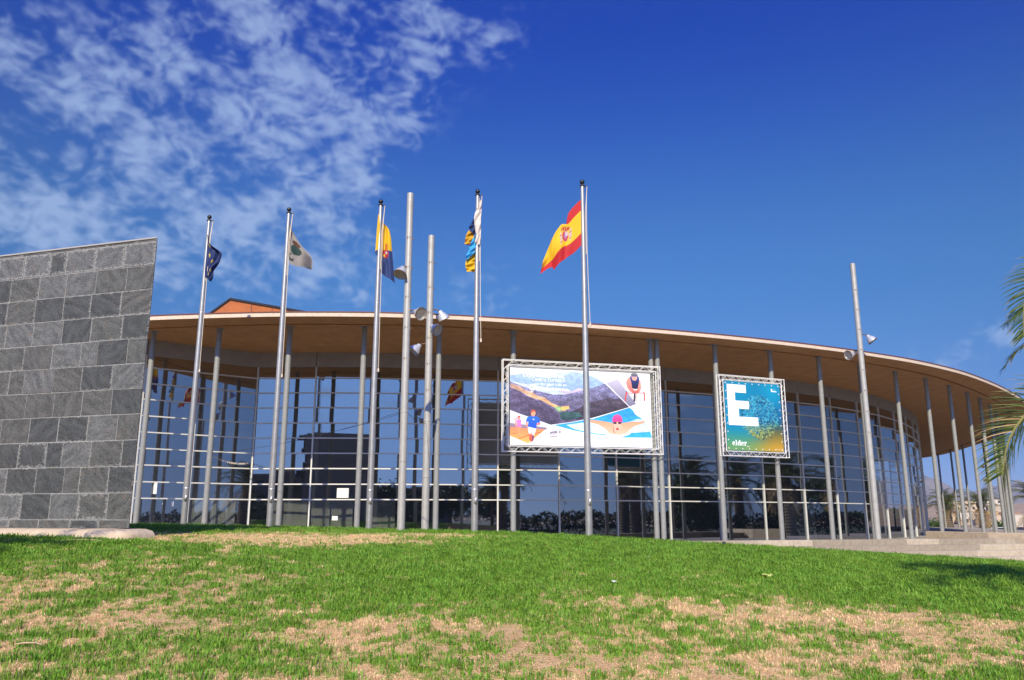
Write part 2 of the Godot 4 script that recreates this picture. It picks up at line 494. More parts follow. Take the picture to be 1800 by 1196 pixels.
# ------------------------------------------------------------------ setting
func make_ground() -> void:
	var b := B.new(true)                                          # open country to the horizon
	b.quad(Vector3(-800, -2.0, 700), Vector3(2450, -2.0, 700), Vector3(2450, -2.0, -3500), Vector3(-800, -2.0, -3500))
	struct("ground", b.done(), M.earth, "dry brown open ground stretching to the hills", "ground")
	b = B.new()
	b.prism(PackedVector2Array([Vector2(-70, -32.6), Vector2(0.5, -29.2), Vector2(3.0, -28.35), Vector2(6.0, -27.85), Vector2(7.2, -39.4), Vector2(27.5, -45.35), Vector2(38, -52), Vector2(50, -70), Vector2(58, -90), Vector2(65, -117), Vector2(60, -150), Vector2(-70, -160)]), -2.1, -0.4)
	struct("plaza", b.done(), M.paving, "pale paved platform under the curved canopy", "pavement")
	b = B.new()
	b.prism(PackedVector2Array([Vector2(5.9, -27.6), Vector2(15.2, -24.0), Vector2(17, -18), Vector2(17.5, 22), Vector2(24, 22), Vector2(33, -30), Vector2(46, -58), Vector2(40, -56), Vector2(27, -46.5), Vector2(7.2, -40.5)]), -2.1, -1.08)
	struct("pavement", b.done(), M.paving, "lower paved forecourt at the foot of the broad steps", "pavement")
	b = B.new()
	b.prism(PackedVector2Array([Vector2(24, 23), Vector2(33.01, -30), Vector2(46.01, -58), Vector2(54, -72), Vector2(64, -92), Vector2(71, -118), Vector2(190, -150), Vector2(190, 23)]), -2.2, -1.10)
	struct("planting_bed", b.done(), tex_mat(grain(256, [[9, 84, 1.0, 5], [50, 85, 0.8, 3]], [[0.0, 0.02, 0.028, 0.010], [0.6, 0.05, 0.065, 0.02], [1.0, 0.11, 0.095, 0.045]]), 0.15, 0.95), "dark planted bed on the far side of the forecourt", "planting bed")
	# lawn: one relief sheet
	b = B.new(true)
	var st := b.st
	var xs := []
	var zs := []
	for i in 96: xs.append(lerpf(-40.0, 15.6, i / 95.0))
	for i in 130: zs.append(lerpf(26.0, -0.5, i / 20.0) if i < 20 else lerpf(-0.5, -35.5, (i - 20) / 109.0))
	var roll := noise(0.35, 44, 3)
	var P := func(i: int, j: int) -> Vector3:
		var x: float = xs[i]
		var z: float = zs[j]
		if x > 0.9:
			z = maxf(z, -(table(CREST_X, CREST_D, x) - 0.02))
		return Vector3(x, lawn_h(x, z) - 0.03 + roll.get_noise_2d(x, z) * 0.035, z)
	for i in xs.size() - 1:
		for j in zs.size() - 1:
			var a: Vector3 = P.call(i, j)
			var c: Vector3 = P.call(i + 1, j + 1)
			if absf(a.z - c.z) < 0.001: continue
			b.quad(a, P.call(i + 1, j), c, P.call(i, j + 1))
	struct("lawn", b.done(), M.soil, "patchy sloping lawn with bare straw coloured earth showing through", "lawn")
	# far back ground behind the photographer
	b = B.new()
	b.prism(PackedVector2Array([Vector2(-120, 26), Vector2(17.5, 26), Vector2(110, 30), Vector2(110, 200), Vector2(-120, 200)]), -2.1, -0.56)
	struct("road", b.done(), mat(0.06, 0.06, 0.062, 0.9), "asphalt road and car park behind the lawn", "road")
	# kerb that holds the lawn on the right
	b = B.new()
	var pts := []
	for x in [0.6, 1.17, 2.0, 2.87, 4.2, 5.64, 7.3, 9.04, 10.6, 12.16, 13.62, 14.75, 15.3, 15.6]:
		pts.append(Vector3(x, table(CREST_X, CREST_H, x), -table(CREST_X, CREST_D, x)))
	for i in pts.size() - 1:
		var a: Vector3 = pts[i]
		var c: Vector3 = pts[i + 1]
		var n := Vector3(c.z - a.z, 0, -(c.x - a.x)).normalized() * 0.42
		if n.z > 0: n = -n
		var dn := Vector3(0, -2.0, 0)
		var r := Vector3(0, -0.03, 0) - n * 0.07
		b.quad(a, c, c + n, a + n)
		b.quad(a + r, c + r, c, a)
		b.quad(a + r + dn, c + r + dn, c + r, a + r)
		b.quad(c + n, c + n + dn, a + n + dn, a + n)
	struct("kerb", b.done(), M.concrete, "pinkish concrete kerb along the upper right edge of the lawn", "kerb")

func make_steps() -> void:
	var st := thing("steps", "", "")
	tag(st, "broad flight of long stone steps between plaza and forecourt", "steps", "", "structure")
	var a := Vector2(6.2, -39.1)
	var e := Vector2(27.2, -45.3)
	var along := (e - a).normalized()
	var out := Vector2(-along.y, along.x)
	if out.y < 0: out = -out
	var turn := Basis(Vector3.UP, -atan2(along.y, along.x))
	rng.seed = 77
	for k in 4:                                                   # each course: stone blocks laid end to end, the topmost just in front of the plaza
		var at := rng.randf() * 0.8
		var total := (e - a).length()
		while at < total - 0.3:
			var len := minf(1.1 + rng.randf() * 1.3, total - at)
			var c := a + along * (at + len / 2) + out * (0.36 + 0.72 * k)
			var h := 0.27
			var b := B.new()
			b.cbox(Vector3.ZERO, Vector3(len - 0.012, h * 2, 0.74), 0.012)
			var o := obj("slab", b.done(), M.step[rng.randi() % 3], st)
			o.transform = Transform3D(turn, Vector3(c.x, -0.004 - 0.27 * k - h + rng.randf_range(-0.004, 0.004), c.y))
			at += len
	# low parapet that closes the steps on the right
	var w := thing("parapet_wall", "low sandy concrete parapet wall closing the right end of the steps", "wall")
	var line := [Vector2(25.1, -50.4), Vector2(26.5, -46.2), Vector2(30.2, -42.0)]
	for i in 2:
		var b := B.new()
		var p: Vector2 = line[i]
		var r: Vector2 = line[i + 1]
		var d := (r - p).normalized()
		var mid := (p + r) / 2
		var q := Basis(Vector3.UP, -atan2(d.y, d.x))
		var off := Vector2(-d.y, d.x) * (-0.2)
		b.cbox(Vector3(mid.x + off.x, (0.27 - 1.3) / 2 - 0.002 * i, mid.y + off.y), Vector3((r - p).length() + 0.05 * i, 1.57 - 0.004 * i, 0.4), 0.02, q)
		obj("wall_section", b.done(), M.concrete, w)

# ------------------------------------------------------------------ the hall
func make_hall() -> void:
	var hall := thing("convention_hall", "glass convention hall under a curved brown canopy on slender grey columns", "building")
	var rim := smooth_path(RIM, 3, true)
	var inner := func(d: float) -> PackedVector2Array:
		var o := PackedVector2Array()
		var n := rim.size()
		for i in n:
			var t := (rim[(i + 1) % n] - rim[(i - 1 + n) % n]).normalized()
			o.append(rim[i] + Vector2(-t.y, t.x) * d)
		return o
	var side := 1.0
	var probe: PackedVector2Array = inner.call(1.0)
	if not Geometry2D.is_point_in_polygon(probe[10], rim): side = -1.0
	var n := rim.size()
	var band := func(b: B, p: PackedVector2Array, y0: float, q: PackedVector2Array, y1: float) -> void:
		for i in n:
			var j := (i + 1) % n
			b.quad(Vector3(p[i].x, y0, p[i].y), Vector3(p[j].x, y0, p[j].y), Vector3(q[j].x, y1, q[j].y), Vector3(q[i].x, y1, q[i].y))
	var g1: PackedVector2Array = inner.call(side * 1.42)
	var g2: PackedVector2Array = inner.call(side * 1.64)
	var b := B.new(true)
	band.call(b, rim, SOFFIT, g1, SOFFIT)
	var outer := obj("soffit_border", b.done(), M.soffit, hall)
	b = B.new()
	band.call(b, g1, SOFFIT, g1, SOFFIT + 0.09)
	band.call(b, g1, SOFFIT + 0.09, g2, SOFFIT + 0.09)
	band.call(b, g2, SOFFIT + 0.09, g2, SOFFIT)
	obj("soffit_groove", b.done(), M.soffit, hall)
	b = B.new()
	var t := Geometry2D.triangulate_polygon(g2)
	for i in range(0, t.size(), 3):
		b.tri(Vector3(g2[t[i]].x, SOFFIT, g2[t[i]].y), Vector3(g2[t[i + 1]].x, SOFFIT, g2[t[i + 1]].y), Vector3(g2[t[i + 2]].x, SOFFIT, g2[t[i + 2]].y))
	obj("soffit", b.done(), M.soffit, hall)
	b = B.new(true)
	band.call(b, rim, SOFFIT, rim, SOFFIT + 0.185)
	obj("roof_edge", b.done(), M.fascia, hall)
	b = B.new()
	var r2: PackedVector2Array = inner.call(-side * 0.03)
	var r3: PackedVector2Array = inner.call(side * 0.25)
	band.call(b, rim, SOFFIT + 0.185, r2, SOFFIT + 0.185)
	band.call(b, r2, SOFFIT + 0.185, r2, SOFFIT + 0.23)
	band.call(b, r2, SOFFIT + 0.23, r3, SOFFIT + 0.235)
	obj("roof_flashing", b.done(), M.flashing, hall)
	b = B.new()
	t = Geometry2D.triangulate_polygon(r3)
	for i in range(0, t.size(), 3):
		b.tri(Vector3(r3[t[i]].x, SOFFIT + 0.235, r3[t[i]].y), Vector3(r3[t[i + 1]].x, SOFFIT + 0.235, r3[t[i + 1]].y), Vector3(r3[t[i + 2]].x, SOFFIT + 0.235, r3[t[i + 2]].y))
	obj("roof", b.done(), M.roofing, hall)
	# columns
	b = B.new(true)
	b.lathe([Vector2(0.128, -0.42), Vector2(0.128, SOFFIT)], 20)
	b.st.set_smooth_group(-1)
	b.lathe([Vector2(0.0, SOFFIT - 0.03), Vector2(0.21, SOFFIT - 0.03), Vector2(0.21, SOFFIT - 0.001)], 20)
	b.lathe([Vector2(0.134, 3.93), Vector2(0.134, 3.98), Vector2(0.128, 3.98)], 20)
	var cm := b.done()
	for c in COLUMNS: obj("column", cm, M.column, hall, Vector3(c.x, 0, c.y))
	# glass wall, bay by bay
	rng.seed = 5
	var half := B.new()
	half.box(Vector3(0, 4.37, 0), Vector3(0.075, 9.54, 0.16))
	var mm := half.done()
	for i in GLASS.size():
		var d: Vector2 = (GLASS[min(i + 1, GLASS.size() - 1)] - GLASS[max(i - 1, 0)]).normalized()
		var o := obj("mullion", mm, M.frame, hall, Vector3(GLASS[i].x, 0, GLASS[i].y))
		o.rotation.y = -atan2(d.y, d.x)
	for i in GLASS.size() - 1:
		var a: Vector2 = GLASS[i]
		var c: Vector2 = GLASS[i + 1]
		var d := c - a
		var L := d.length()
		var mid := (a + c) / 2
		var q := Basis(Vector3.UP, -atan2(d.y, d.x))
		for k in ROWS.size() - 1:
			var y0: float = ROWS[k]
			var y1: float = ROWS[k + 1]
			var pb := B.new()
			var hx := L / 2 - 0.03
			var hy := (y1 - y0) / 2 - 0.012
			pb.quad(Vector3(-hx, -hy, 0), Vector3(hx, -hy, 0), Vector3(hx, hy, 0), Vector3(-hx, hy, 0))
			var o := obj("pane", pb.done(), M.glass, hall)
			var tilt := Basis(Vector3.RIGHT, rng.randfn() * 0.0022) * Basis(Vector3.UP, rng.randfn() * 0.0022)
			o.transform = Transform3D(q * tilt, Vector3(mid.x, (y0 + y1) / 2, mid.y))
			if k > 0:
				var tb := B.new()
				tb.box(Vector3.ZERO, Vector3(L - 0.08, 0.062 if k < 10 else 0.08, 0.12))
				var to := obj("transom", tb.done(), M.frame, hall)
				to.transform = Transform3D(q, Vector3(mid.x, y0, mid.y))
		var fb := B.new()
		fb.box(Vector3.ZERO, Vector3(L - 0.025, SOFFIT - 9.14 - 0.004, 0.2))
		var fo := obj("fascia_panel", fb.done(), M.panel, hall)
		fo.transform = Transform3D(q, Vector3(mid.x, (SOFFIT + 9.14) / 2 - 0.002, mid.y))
	# interior
	b = B.new()
	var core := PackedVector2Array([Vector2(-24, -52), Vector2(-17, -51.5), Vector2(-8, -53), Vector2(2, -55), Vector2(11, -57.5), Vector2(19, -61.5), Vector2(25, -66.3), Vector2(29.5, -71), Vector2(33.5, -76.5), Vector2(36.5, -83), Vector2(38.5, -92), Vector2(30, -112), Vector2(-30, -112), Vector2(-40, -70)])
	b.prism(core, -0.396, SOFFIT - 0.01)
	obj("core_wall", b.done(), mat(0.26, 0.25, 0.24, 0.9), hall)
	b = B.new()
	var fl := PackedVector2Array()
	for g in GLASS: fl.append(g)
	for g in [Vector2(38, -93), Vector2(36, -83), Vector2(33, -76.5), Vector2(29, -71), Vector2(24.5, -66.3), Vector2(18.5, -61.8), Vector2(10.8, -57.8), Vector2(2, -55.4), Vector2(-17, -52), Vector2(-25, -52)]: fl.append(g)
	b.prism(fl, -0.396, -0.388)
	obj("floor", b.done(), mat(0.16, 0.15, 0.14, 0.4), hall)
	for w in [[-16.3, -45.2, 2.6, 2.5, 0.25], [-12.7, -46.8, 2.2, 2.4, 0.0], [-10.2, -47.0, 2.3, 2.4, 0.05], [-7.4, -47.6, 1.3, 2.4, 0.0], [20.5, -58.5, 1.8, 2.5, 0.5]]:
		b = B.new()
		b.box(Vector3(0, w[3] / 2, 0), Vector3(w[2], w[3], 0.08))
		b.box(Vector3(-w[2] / 2 - 0.04, w[3] / 2, 0), Vector3(0.06, w[3] + 0.05, 0.14))
		var o := obj("partition", b.done(), mat(0.66, 0.72, 0.68, 0.7), hall, Vector3(w[0], -0.386, w[1]))
		o.rotation.y = -w[4]
	# corten clad volume that rises behind the roof edge
	var ax := Vector2(-19.85, -55.0)
	var u := (Vector2(-15.35, -58.9) - ax).normalized()
	var v := (Vector2(-22.4, -58.6) - ax).normalized()
	b = B.new()
	b.prism(PackedVector2Array([ax, ax + u * 15, ax + u * 15 + v * 9, ax + v * 9]), SOFFIT + 0.2, 16.05)
	var vol := obj("rooftop_volume", b.done(), M.corten, hall)
	b = B.new()
	b.prism(PackedVector2Array([ax - (u + v) * 0.07, ax + u * 15.07 - v * 0.07, ax + u * 15.07 + v * 9.07, ax + v * 9.07 - u * 0.07]), 16.052, 16.20)
	obj("coping", b.done(), M.dark, vol)
	for k in range(1, 10):
		b = B.new()
		var s := ax + u * (1.55 * k) - Vector2(u.y, -u.x) * 0.0
		var nrm := Vector2(-u.y, u.x)
		if nrm.y < 0: nrm = -nrm
		s += nrm * 0.012
		b.box(Vector3(s.x, 13.1, s.y), Vector3(0.035, 5.8, 0.02), Basis(Vector3.UP, -atan2(u.y, u.x)))
		obj("seam", b.done(), M.rust, vol)

func make_stone_wall() -> void:
	var root := thing("slate_wall", "tall freestanding wall clad in dark grey slate tiles at the left", "wall")
	var e := Vector2(-8.80, -19.0)
	var far := Vector2(-13.45, -20.42)
	var u := (far - e).normalized()
	var L := 10.6
	var q := Basis(Vector3.UP, -atan2(-u.y, -u.x))                # local x runs from left to right along the wall, z towards the lawn
	var origin := Vector3(e.x, 0, e.y)
	root.transform = Transform3D(q, origin)
	var y0 := EYE - 0.255
	var y1 := EYE + 6.74
	var b := B.new()                                              # the wall's body is cut on the skew at its free end
	b.prism(PackedVector2Array([Vector2(-L, -0.012), Vector2(-0.004, -0.014), Vector2(-0.345, -0.42), Vector2(-L, -0.42)]), y0 + 0.002, y1 - 0.002)
	obj("mortar_core", b.done(), M.grout, root)
	b = B.new()
	b.prism(PackedVector2Array([Vector2(-L, 0.02), Vector2(0.004, 0.02), Vector2(-0.385, -0.44), Vector2(-L, -0.44)]), y1, y1 + 0.035)
	obj("coping", b.done(), mat(0.34, 0.33, 0.32, 0.8), root)
	# slate: warped streaks, pale veins, rust blooms
	var n1 := noise(0.0042, 51, 5)
	var n2 := noise(0.02, 52, 4)
	var n3 := noise(0.0028, 53, 3)
	var n4 := noise(0.006, 54, 3)
	var w := 1024
	var im := bake(w, w, func(x: int, y: int) -> Color:
		var wx := n3.get_noise_2d(x, y) * 55.0
		var wy := n3.get_noise_2d(x + 900, y - 500) * 34.0
		var s := n1.get_noise_2d((x + wx) * 0.7, (y + wy) * 2.3)
		var f := n2.get_noise_2d(x * 1.3 + wx, (y + wy) * 2.4)
		var vein := pow(clampf(1.0 - absf(n4.get_noise_2d(x + wx * 1.4, (y + wy) * 2.2)) * 14.0, 0, 1), 2.0) * clampf(n3.get_noise_2d(x * 2.0, y * 2.0) * 2.2 + 0.10, 0, 1)
		var v := 0.105 + s * 0.055 + f * 0.065
		v = maxf(v, 0.022)
		var c := Color(v * 0.95, v * 0.99, v * 0.97)
		c = c.lerp(Color(0.33, 0.33, 0.33), vein * 0.5)
		var rust := smoothstep(0.32, 0.55, n3.get_noise_2d(x * 1.7 + 333, y * 1.7)) * smoothstep(-0.1, 0.4, f + s)
		return c.lerp(Color(0.22, 0.13, 0.07), rust * 0.35))
	var slate := ImageTexture.create_from_image(im)
	# lime bloom that creeps in from the joints, ragged
	var mats := []
	for kk in 15:
		var k := kk % 5
		var nn := noise(0.02, 60 + kk, 4)
		var reach: float = [24.0, 3.0, 9.0, 2.0, 36.0][k]
		var mk := bake(128, 128, func(x: int, y: int) -> Color:
			var d := minf(minf(x, 127 - x) * 2.8, minf(y, 127 - y) * 2.0)
			var v := clampf(1.0 - d / maxf(reach * (1.0 + 1.5 * nn.get_noise_2d(x * 2, y * 2)), 1.5), 0, 1) * smoothstep(-0.25, 0.3, nn.get_noise_2d(x * 4.4 + 70, y * 4.4))
			return Color(v, v, v))
		var m := mat(1, 1, 1, 0.62)
		m.albedo_color = [lin(1, 1, 1), lin(0.52, 0.54, 0.54), lin(0.76, 0.75, 0.71)][kk / 5]
		m.albedo_texture = slate
		m.heightmap_enabled = true
		m.heightmap_texture = slate
		m.heightmap_scale = 1.6
		m.detail_enabled = true
		m.detail_uv_layer = BaseMaterial3D.DETAIL_UV_2
		var grey := lin(0.36, 0.36, 0.345)
		var px := mk.get_data()
		var four := PackedByteArray()
		for n in 128 * 128:
			four.append_array([int(grey.r * 255), int(grey.g * 255), int(grey.b * 255), int(px[n * 3] * 0.7)])
		m.detail_albedo = ImageTexture.create_from_image(Image.create_from_data(128, 128, false, Image.FORMAT_RGBA8, four))
		mats.append(m)
	rng.seed = 9
	var RH := 0.613
	var row := 0
	var y := y0
	var heights := [0.19]
	while true:
		var top := y + (0.19 if row == 0 else RH)
		if row > 0 and top > y1 - 0.05: top = y1
		var x := 0.0
		var first: float = [0.86, 0.66, 0.72, 0.40, 0.62, 0.86, 0.93, 0.55, 0.78, 0.90, 0.80, 0.93, 0.6][row % 13]
		while x > -L:
			var wd := first if x == 0.0 else rng.randf_range(0.84, 0.95)
			if x != 0.0 and rng.randf() < 0.06: wd *= 0.55
			var t := B.new()
			var g := 0.008
			var xa := x - wd + g
			var xb := x - g if x < 0.0 else 0.0
			var ya := y + g
			var yb := top - g
			var z := -0.004 + rng.randf_range(-0.003, 0.005)
			var ch := 0.004
			var th := rng.randf_range(0.25, 1.15) * (1.0 if rng.randf() < 0.75 else -1.0)
			var off := Vector2(rng.randf(), rng.randf())
			var U := func(px: float, py: float) -> Vector2: return Vector2(px, py).rotated(th) * 0.55 + off
			var corner := [Vector3(xa + ch, ya + ch, z), Vector3(xb - ch, ya + ch, z), Vector3(xb - ch, yb - ch, z), Vector3(xa + ch, yb - ch, z)]
			var edge := [Vector3(xa, ya, -0.03), Vector3(xb, ya, -0.03), Vector3(xb, yb, -0.03), Vector3(xa, yb, -0.03)]
			var uv2 := [Vector2(0.01, 0.99), Vector2(0.99, 0.99), Vector2(0.99, 0.01), Vector2(0.01, 0.01)]
			for f in 5:
				var vs := []
				if f == 0: vs = [0, 1, 2, 3]
				var ps := []
				if f == 0:
					for k in 4: ps.append([corner[k], uv2[k]])
				else:
					var k0 := f - 1
					var k1 := f % 4
					ps = [[edge[k0], uv2[k0]], [edge[k1], uv2[k1]], [corner[k1], uv2[k1]], [corner[k0], uv2[k0]]]
				for k in [0, 2, 1, 0, 3, 2]:
					var p: Vector3 = ps[k][0]
					t.st.set_uv(U.call(p.x, p.y))
					t.st.set_uv2(ps[k][1])
					t.st.add_vertex(p)
			var pick := 1
			var r := rng.randf()
			if row >= 11: pick = 4 if r < 0.35 else 0
			elif row >= 8: pick = 2 if r < 0.5 else 1
			elif row <= 3: pick = 2 if r < 0.45 else (0 if r < 0.6 else 1)
			else: pick = 3 if r < 0.5 else (1 if r < 0.85 else 2)
			obj("tile", t.done(), mats[pick + 5 * (rng.randi() % 3)], root)
			x -= wd
		y = top
		row += 1
		if y >= y1 - 0.02: break
	# footing
	b = B.new(true)
	var prof := [Vector2(-0.45, 0.0), Vector2(0.02, 0.0), Vector2(0.40, -0.03), Vector2(0.49, -0.12), Vector2(0.52, -0.7)]
	var cuts := [[-L, 1.0, 0.0], [-5.0, 1.02, 0.0], [-2.2, 0.97, -0.005], [-0.5, 1.0, 0.0], [0.10, 0.92, -0.015], [0.30, 0.75, -0.06], [0.38, 0.4, -0.15], [0.40, 0.1, -0.7]]
	for i in cuts.size() - 1:
		for k in prof.size() - 1:
			var P := func(c: Array, p: Vector2) -> Vector3: return Vector3(c[0], y0 - 0.006 + p.y + c[2], p.x * (c[1] if p.x > 0 else 1.0))
			b.quad(P.call(cuts[i], prof[k + 1]), P.call(cuts[i + 1], prof[k + 1]), P.call(cuts[i + 1], prof[k]), P.call(cuts[i], prof[k]))
	obj("footing", b.done(), M.concrete, root)

# ------------------------------------------------------------------ flagpoles, flags, lamp posts
const POLES := [[2.51, -27.0, 0.60], [-1.27, -28.0, 0.66], [-5.01, -29.0, 0.67], [-8.79, -30.0, 0.74], [-12.3, -31.0, 0.81]]

func make_flagpoles() -> void:
	var words := ["flying the red and yellow flag", "flying the bunched white, blue and yellow flag", "flying the yellow over blue flag", "flying the white flag greyed for shade", "flying the dark blue starred flag"]
	for k in 5:
		var p: Array = POLES[k]
		var root := thing("flagpole", "tall steel flagpole with black ball finial " + words[k], "flagpole", Vector3(p[0], p[2], p[1]), 0.0, "flagpoles in a row before the hall")
		var b := B.new(true)
		b.lathe([Vector2(0.115, -0.5), Vector2(0.115, 1.9), Vector2(0.104, 5.0), Vector2(0.088, 8.4), Vector2(0.066, 12.0), Vector2(0.066, 12.06), Vector2(0.0, 12.06)], 20)
		obj("pole", b.done(), M.steel, root)
		b = B.new(true)
		b.lathe([Vector2(0.119, 1.35), Vector2(0.119, 1.41), Vector2(0.115, 1.41)], 20)
		b.lathe([Vector2(0.094, 8.2), Vector2(0.094, 8.25), Vector2(0.088, 8.25)], 20)
		b.box(Vector3(0.03, 1.0, 0.12), Vector3(0.10, 0.22, 0.03))
		obj("collar", b.done(), M.steel, root)
		b = B.new(true)
		b.lathe([Vector2(0.0, 12.30)] + range(1, 12).map(func(i): return Vector2(0.088 * sin(PI * i / 12.0), 12.215 + 0.088 * cos(PI * i / 12.0))) + [Vector2(0.0, 12.127)], 20)
		b.lathe([Vector2(0.03, 12.06), Vector2(0.03, 12.15)], 12)
		obj("ball", b.done(), M.black, root)
		b = B.new()
		b.lathe([Vector2(0.0, 12.055), Vector2(0.095, 12.055), Vector2(0.095, 12.085), Vector2(0.0, 12.085)], 16)
		b.box(Vector3(0.10, 12.06, 0.0), Vector3(0.16, 0.03, 0.04))
		obj("truck", b.done(), M.dark, root)
		b = B.new(true)
		var low: float = [7.0, 6.6, 5.7, 5.6, 5.9][k]
		b.tube([Vector3(0.165, 12.04, 0.0), Vector3(0.13, 11.4, 0.05), Vector3(0.12, 9.8, 0.06), Vector3(0.135, low + 1.6, 0.07), Vector3(0.17 if k < 2 else 0.15, low, 0.09)], [0.010, 0.012, 0.012, 0.012, 0.012], 6)
		b.tube([Vector3(0.16, 12.04, 0.02), Vector3(0.085, 10.9, 0.07), Vector3(0.09, 9.5, 0.075)], [0.010, 0.012, 0.012], 6)
		b.tube([Vector3(0.17 if k < 2 else 0.15, low - 0.10, 0.09), Vector3(0.17 if k < 2 else 0.15, low + 0.02, 0.09)], [0.035, 0.03], 8)
		obj("halyard", b.done(), M.rope, root)

func cloth(called: String, label: String, pole: int, scale: float, nu: int, nv: int, shape: Callable, paint: Callable, group := "flags on the flagpoles") -> void:
	# shape(u, v) gives metres from the top of the pole, paint(u, v) the cloth colour (linear)
	var p: Array = POLES[pole]
	var st := SurfaceTool.new()
	st.begin(Mesh.PRIMITIVE_TRIANGLES)
	st.set_smooth_group(0)
	for j in nv + 1:
		for i in nu + 1:
			var u := i / float(nu)
			var v := j / float(nv)
			st.set_color(paint.call(u, v))
			st.set_uv(Vector2(u, v))
			var q: Vector3 = shape.call(u, v)
			st.add_vertex(q)
	for j in nv:
		for i in nu:
			var a := j * (nu + 1) + i
			for k in [a, a + 1, a + nu + 2, a, a + nu + 2, a + nu + 1]: st.add_index(k)
	st.generate_normals()
	var m := mat(1, 1, 1, 0.75)
	m.albedo_color = Color.WHITE
	m.vertex_color_use_as_albedo = true
	m.backlight_enabled = true
	m.backlight = Color(0.6, 0.6, 0.6)
	m.cull_mode = BaseMaterial3D.CULL_DISABLED
	m.rim_enabled = true
	m.rim = 0.15
	var o := obj(called, st.commit(), m, self, Vector3(p[0], p[2] + 12.06, p[1]))
	tag(o, label, "flag", group)

func along(pts: Array, t: float) -> Vector2:                    # point at t on an open smooth line
	var n := pts.size() - 1
	var i := clampi(int(t * n), 0, n - 1)
	var f := t * n - i
	var a: Vector2 = pts[max(i - 1, 0)]
	var d: Vector2 = pts[min(i + 2, n)]
	return pts[i].cubic_interpolate(pts[i + 1], a, d, f)

func ellipse(u: float, v: float, cu: float, cv: float, ru: float, rv: float) -> bool:
	return pow((u - cu) / ru, 2) + pow((v - cv) / rv, 2) < 1.0

